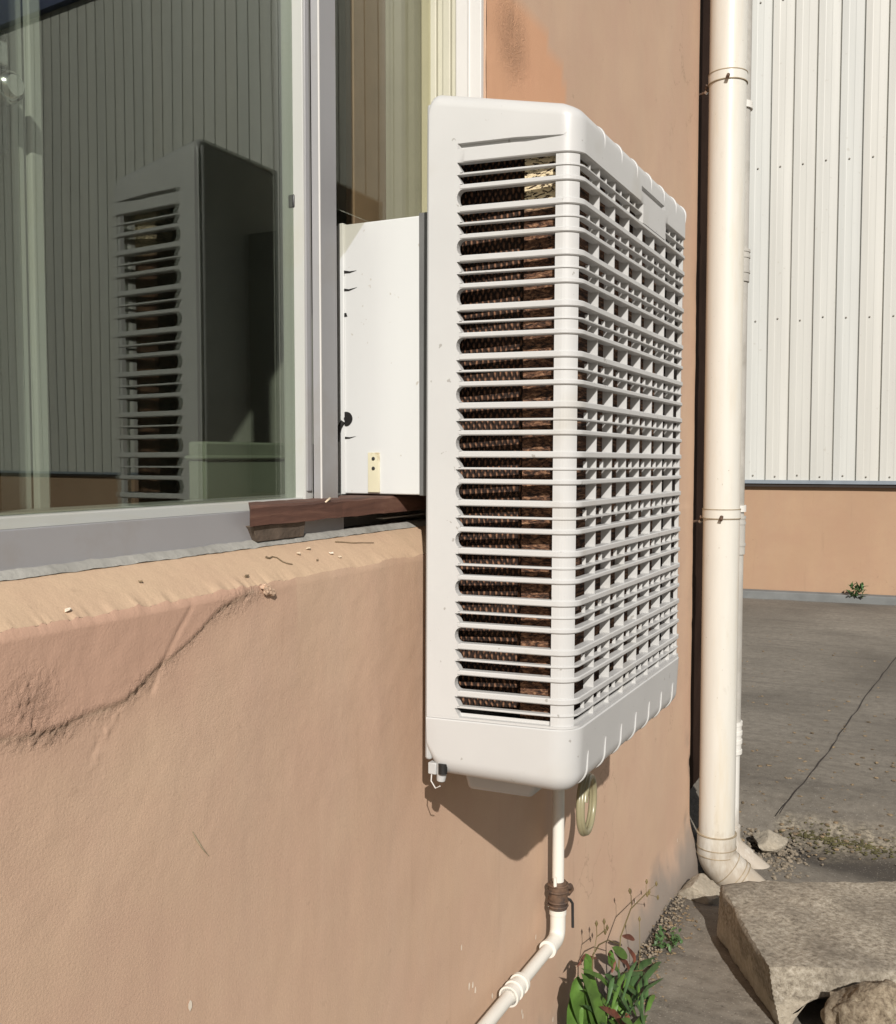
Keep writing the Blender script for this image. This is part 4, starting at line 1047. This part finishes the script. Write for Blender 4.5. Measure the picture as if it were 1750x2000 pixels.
# small weed at wall foot further on
w3 = thing('weed', 'small pale weed among the litter between the leafy weed and the concrete slab', 'plant'); w3.location = atz(1305, 1850); w3.location.z = 0
mb = MB()
for k in range(60):
    a = rl.uniform(0, 6.28); el = rl.uniform(.1, 1.3); leaf(mb, (rl.uniform(-.03, .03), rl.uniform(-.04, .04), rl.uniform(0, .03)), Vector((math.cos(a) * math.cos(el), math.sin(a) * math.cos(el), math.sin(el))), rl.uniform(.010, .022), .004, .5, 3)
mb.build('foliage', 'leaf_dark', w3, merge=False)

# ---------------------------------------------------------------- slab, rocks, litter
def rocky(name, mat, label, cat, corners, z1, z0=0, amp=.008, fr=9, cuts=5, notch=None, seed=0):
    bm = bmesh.new(); vb = [bm.verts.new((x, y, z0)) for x, y in corners['b']]; vt = [bm.verts.new((x, y, z1)) for x, y in corners['t']]
    n = len(vb); bm.faces.new(vb[::-1]); bm.faces.new(vt)
    for i in range(n): bm.faces.new((vb[i], vb[(i + 1) % n], vt[(i + 1) % n], vt[i]))
    bmesh.ops.subdivide_edges(bm, edges=bm.edges, cuts=cuts, use_grid_fill=True); bmesh.ops.triangulate(bm, faces=bm.faces)
    for _ in range(2 if cuts < 12 else 1): bmesh.ops.subdivide_edges(bm, edges=bm.edges, cuts=1)
    for _ in range(3): bmesh.ops.smooth_vert(bm, verts=bm.verts, factor=.5, use_axis_x=True, use_axis_y=True, use_axis_z=True)
    bm.normal_update()
    for v in bm.verts:
        c = v.co; d = amp * fn(c.x + seed, c.y, c.z, fr) + amp * .15 * fn(c.x, c.y + seed, c.z, fr * 4)
        nn = v.normal.copy(); v.co = c + nn * d
        if notch: v.co = notch(v.co)
    mb = MB(); bm.verts.index_update(); mb.add([v.co for v in bm.verts], [[v.index for v in f.verts] for f in bm.faces], True); bm.free()
    o = mb.build(name, mat); tag(o, label, cat); return o
zs = .135
t4 = [atz(1403, 1722, zs), atz(1497, 1887, zs), atz(1900, 1905, zs), atz(1880, 1716, zs)]
bq = [atz(1372, 1776, 0), atz(1527, 1990, 0), atz(1960, 1990, 0), atz(1900, 1770, 0)]
dirf = (t4[1] - t4[0])
bq = [t4[0] + Vector((-.01, .005, 0)), t4[1] + Vector((.03, .0, 0)), t4[2], t4[3]]
nc = atz(1588, 1990, 0)
def notch_f(c):
    # broken arch under the near edge
    v = Vector((c.x, c.y)); ax = (t4[2] - t4[1]).to_2d().normalized(); s_ = (v - t4[1].to_2d()).dot(ax); dd = (v - t4[1].to_2d()).dot(Vector((-ax.y, ax.x)))
    w = abs(s_ - .125) / .072
    if w < 1 and dd < .12 and c.z < .09:
        hgt = .078 * math.sqrt(1 - w * w) * (1 if dd < .1 else .5); return Vector((c.x, c.y, max(c.z, hgt)))
    return c
slab = rocky('concrete_slab', 'slab', 'weathered concrete slab with a broken arched notch lying on the yard', 'slab', {'b': [(p.x, p.y) for p in bq], 't': [(p.x, p.y) for p in t4]}, zs, 0.0, .007, 9, 12, notch_f, 3)
r4 = [atz(1655, 1985, .0), atz(1800, 1985, .0), atz(1790, 1935, .0), atz(1690, 1935, .0)]
cx = sum((p for p in r4), Vector()) / 4
def lump(name, mat, label, cat, c, rad, seed, amp=.35, sub=4, flat=0, group=None):
    bm = bmesh.new(); bmesh.ops.create_icosphere(bm, subdivisions=sub, radius=1)
    rs = random.Random(seed); pls = [(Vector((rs.uniform(-1, 1), rs.uniform(-1, 1), rs.uniform(-.4, 1))).normalized(), rs.uniform(.55, .85)) for _ in range(9)]
    for v in bm.verts:
        n_ = v.co.normalized(); p = n_.copy()
        for q, dd in pls:
            e = p.dot(q)
            if e > dd: p = p - q * (e - dd) * .9
        p *= 1 + .10 * fn(n_.x + seed, n_.y, n_.z, 2.0) + .05 * fn(n_.x, n_.y + seed, n_.z, 8)
        v.co = Vector((p.x * rad[0], p.y * rad[1], p.z * rad[2])) + c
    mb = MB(); mb.add([v.co for v in bm.verts], [[v.index for v in f.verts] for f in bm.faces], sub > 3); bm.free()
    o = mb.build(name, mat); tag(o, label, cat, group); return o
rc_ = atz(1720, 2020, .03)
lump('broken_rock', 'rock', 'tan broken rock leaning before the concrete slab at the lower right', 'rock', atz(1732, 2015, .075), (.115, .10, .105), 4, sub=5)
lump('grey_stone', 'slab', 'flat grey stone between the house corner and the concrete slab', 'stone', atz(1365, 1742, -.01), (.060, .07, .045), 9)
lump('grey_stone', 'slab', 'small grey stone behind the outlet of the downpipes', 'stone', atz(1500, 1640, -.05), (.06, .07, .035), 14)
rs = random.Random(21)
def scatter(name, mat, label, cat, region, n, s0, s1, seed, kind='stuff', flat=.5):
    rs = random.Random(seed); mb = MB()
    for _ in range(n):
        p = region(rs); r = rs.uniform(s0, s1); bm = bmesh.new(); bmesh.ops.create_icosphere(bm, subdivisions=1, radius=1)
        sx, sy, sz = rs.uniform(.6, 1.3), rs.uniform(.6, 1.3), rs.uniform(.4, .9) * flat * 2; a = rs.uniform(0, 6.3); rot = Matrix.Rotation(a, 3, 'Z')
        vs = [rot @ Vector((v.co.x * sx * r * rs.uniform(.75, 1.2), v.co.y * sy * r * rs.uniform(.75, 1.2), v.co.z * sz * r)) + Vector((p.x, p.y, r * sz * .5 + gz(p.x, p.y))) for v in bm.verts]
        mb.add(vs, [[v.index for v in f.verts] for f in bm.faces]); bm.free()
    o = mb.build(name, mat, merge=False); tag(o, label, cat, None, kind); return o
def pxreg(pts, sp_):
    def f(r):
        k = r.uniform(0, len(pts) - 1.001); i = int(k); a, b = pts[i], pts[i + 1]; t = k - i
        return atg(a[0] + (b[0] - a[0]) * t + r.gauss(0, sp_[0]), a[1] + (b[1] - a[1]) * t + r.gauss(0, sp_[1]))
    return f
scatter('gravel_patch', 'gravel', 'pale gravel and crumbs along the foot of the house wall', 'gravel', pxreg([(1345, 1715), (1320, 1760), (1290, 1830), (1245, 1900), (1200, 2000)], (12, 14)), 520, .0012, .005, 1)
scatter('rubble_patch', 'gravel', 'crumbly rubble beside the outlet of the downpipes', 'rubble', pxreg([(1470, 1640), (1510, 1660), (1545, 1690)], (22, 16)), 420, .002, .009, 2)
scatter('moss_patch', 'moss', 'dry moss and grit spread over the yard concrete', 'moss', pxreg([(1560, 1610), (1640, 1640), (1760, 1660)], (28, 13)), 420, .002, .007, 3, flat=.3)
scatter('leaf_litter', 'litter', 'brown crumbs of litter between the wall foot and the slab', 'litter', pxreg([(1345, 1705), (1330, 1790), (1290, 1850), (1265, 1930), (1240, 2020)], (22, 20)), 260, .002, .006, 4, flat=.3)
scatter('dry_tuft', 'litter', 'dry crumbling tuft clinging beside the pipe at the house corner', 'litter', lambda r: Vector((-.62 + r.uniform(-.02, .03), 3.03 + r.uniform(-.02, .03), 0)), 60, .003, .009, 6)

scatter('yard_grit', 'litter', 'sparse crumbs and leaf bits scattered over the yard concrete', 'grit', lambda r: atg(r.uniform(1440, 1800), 1200 + 480 * r.random() ** .6), 260, .003, .011, 8, flat=.25)
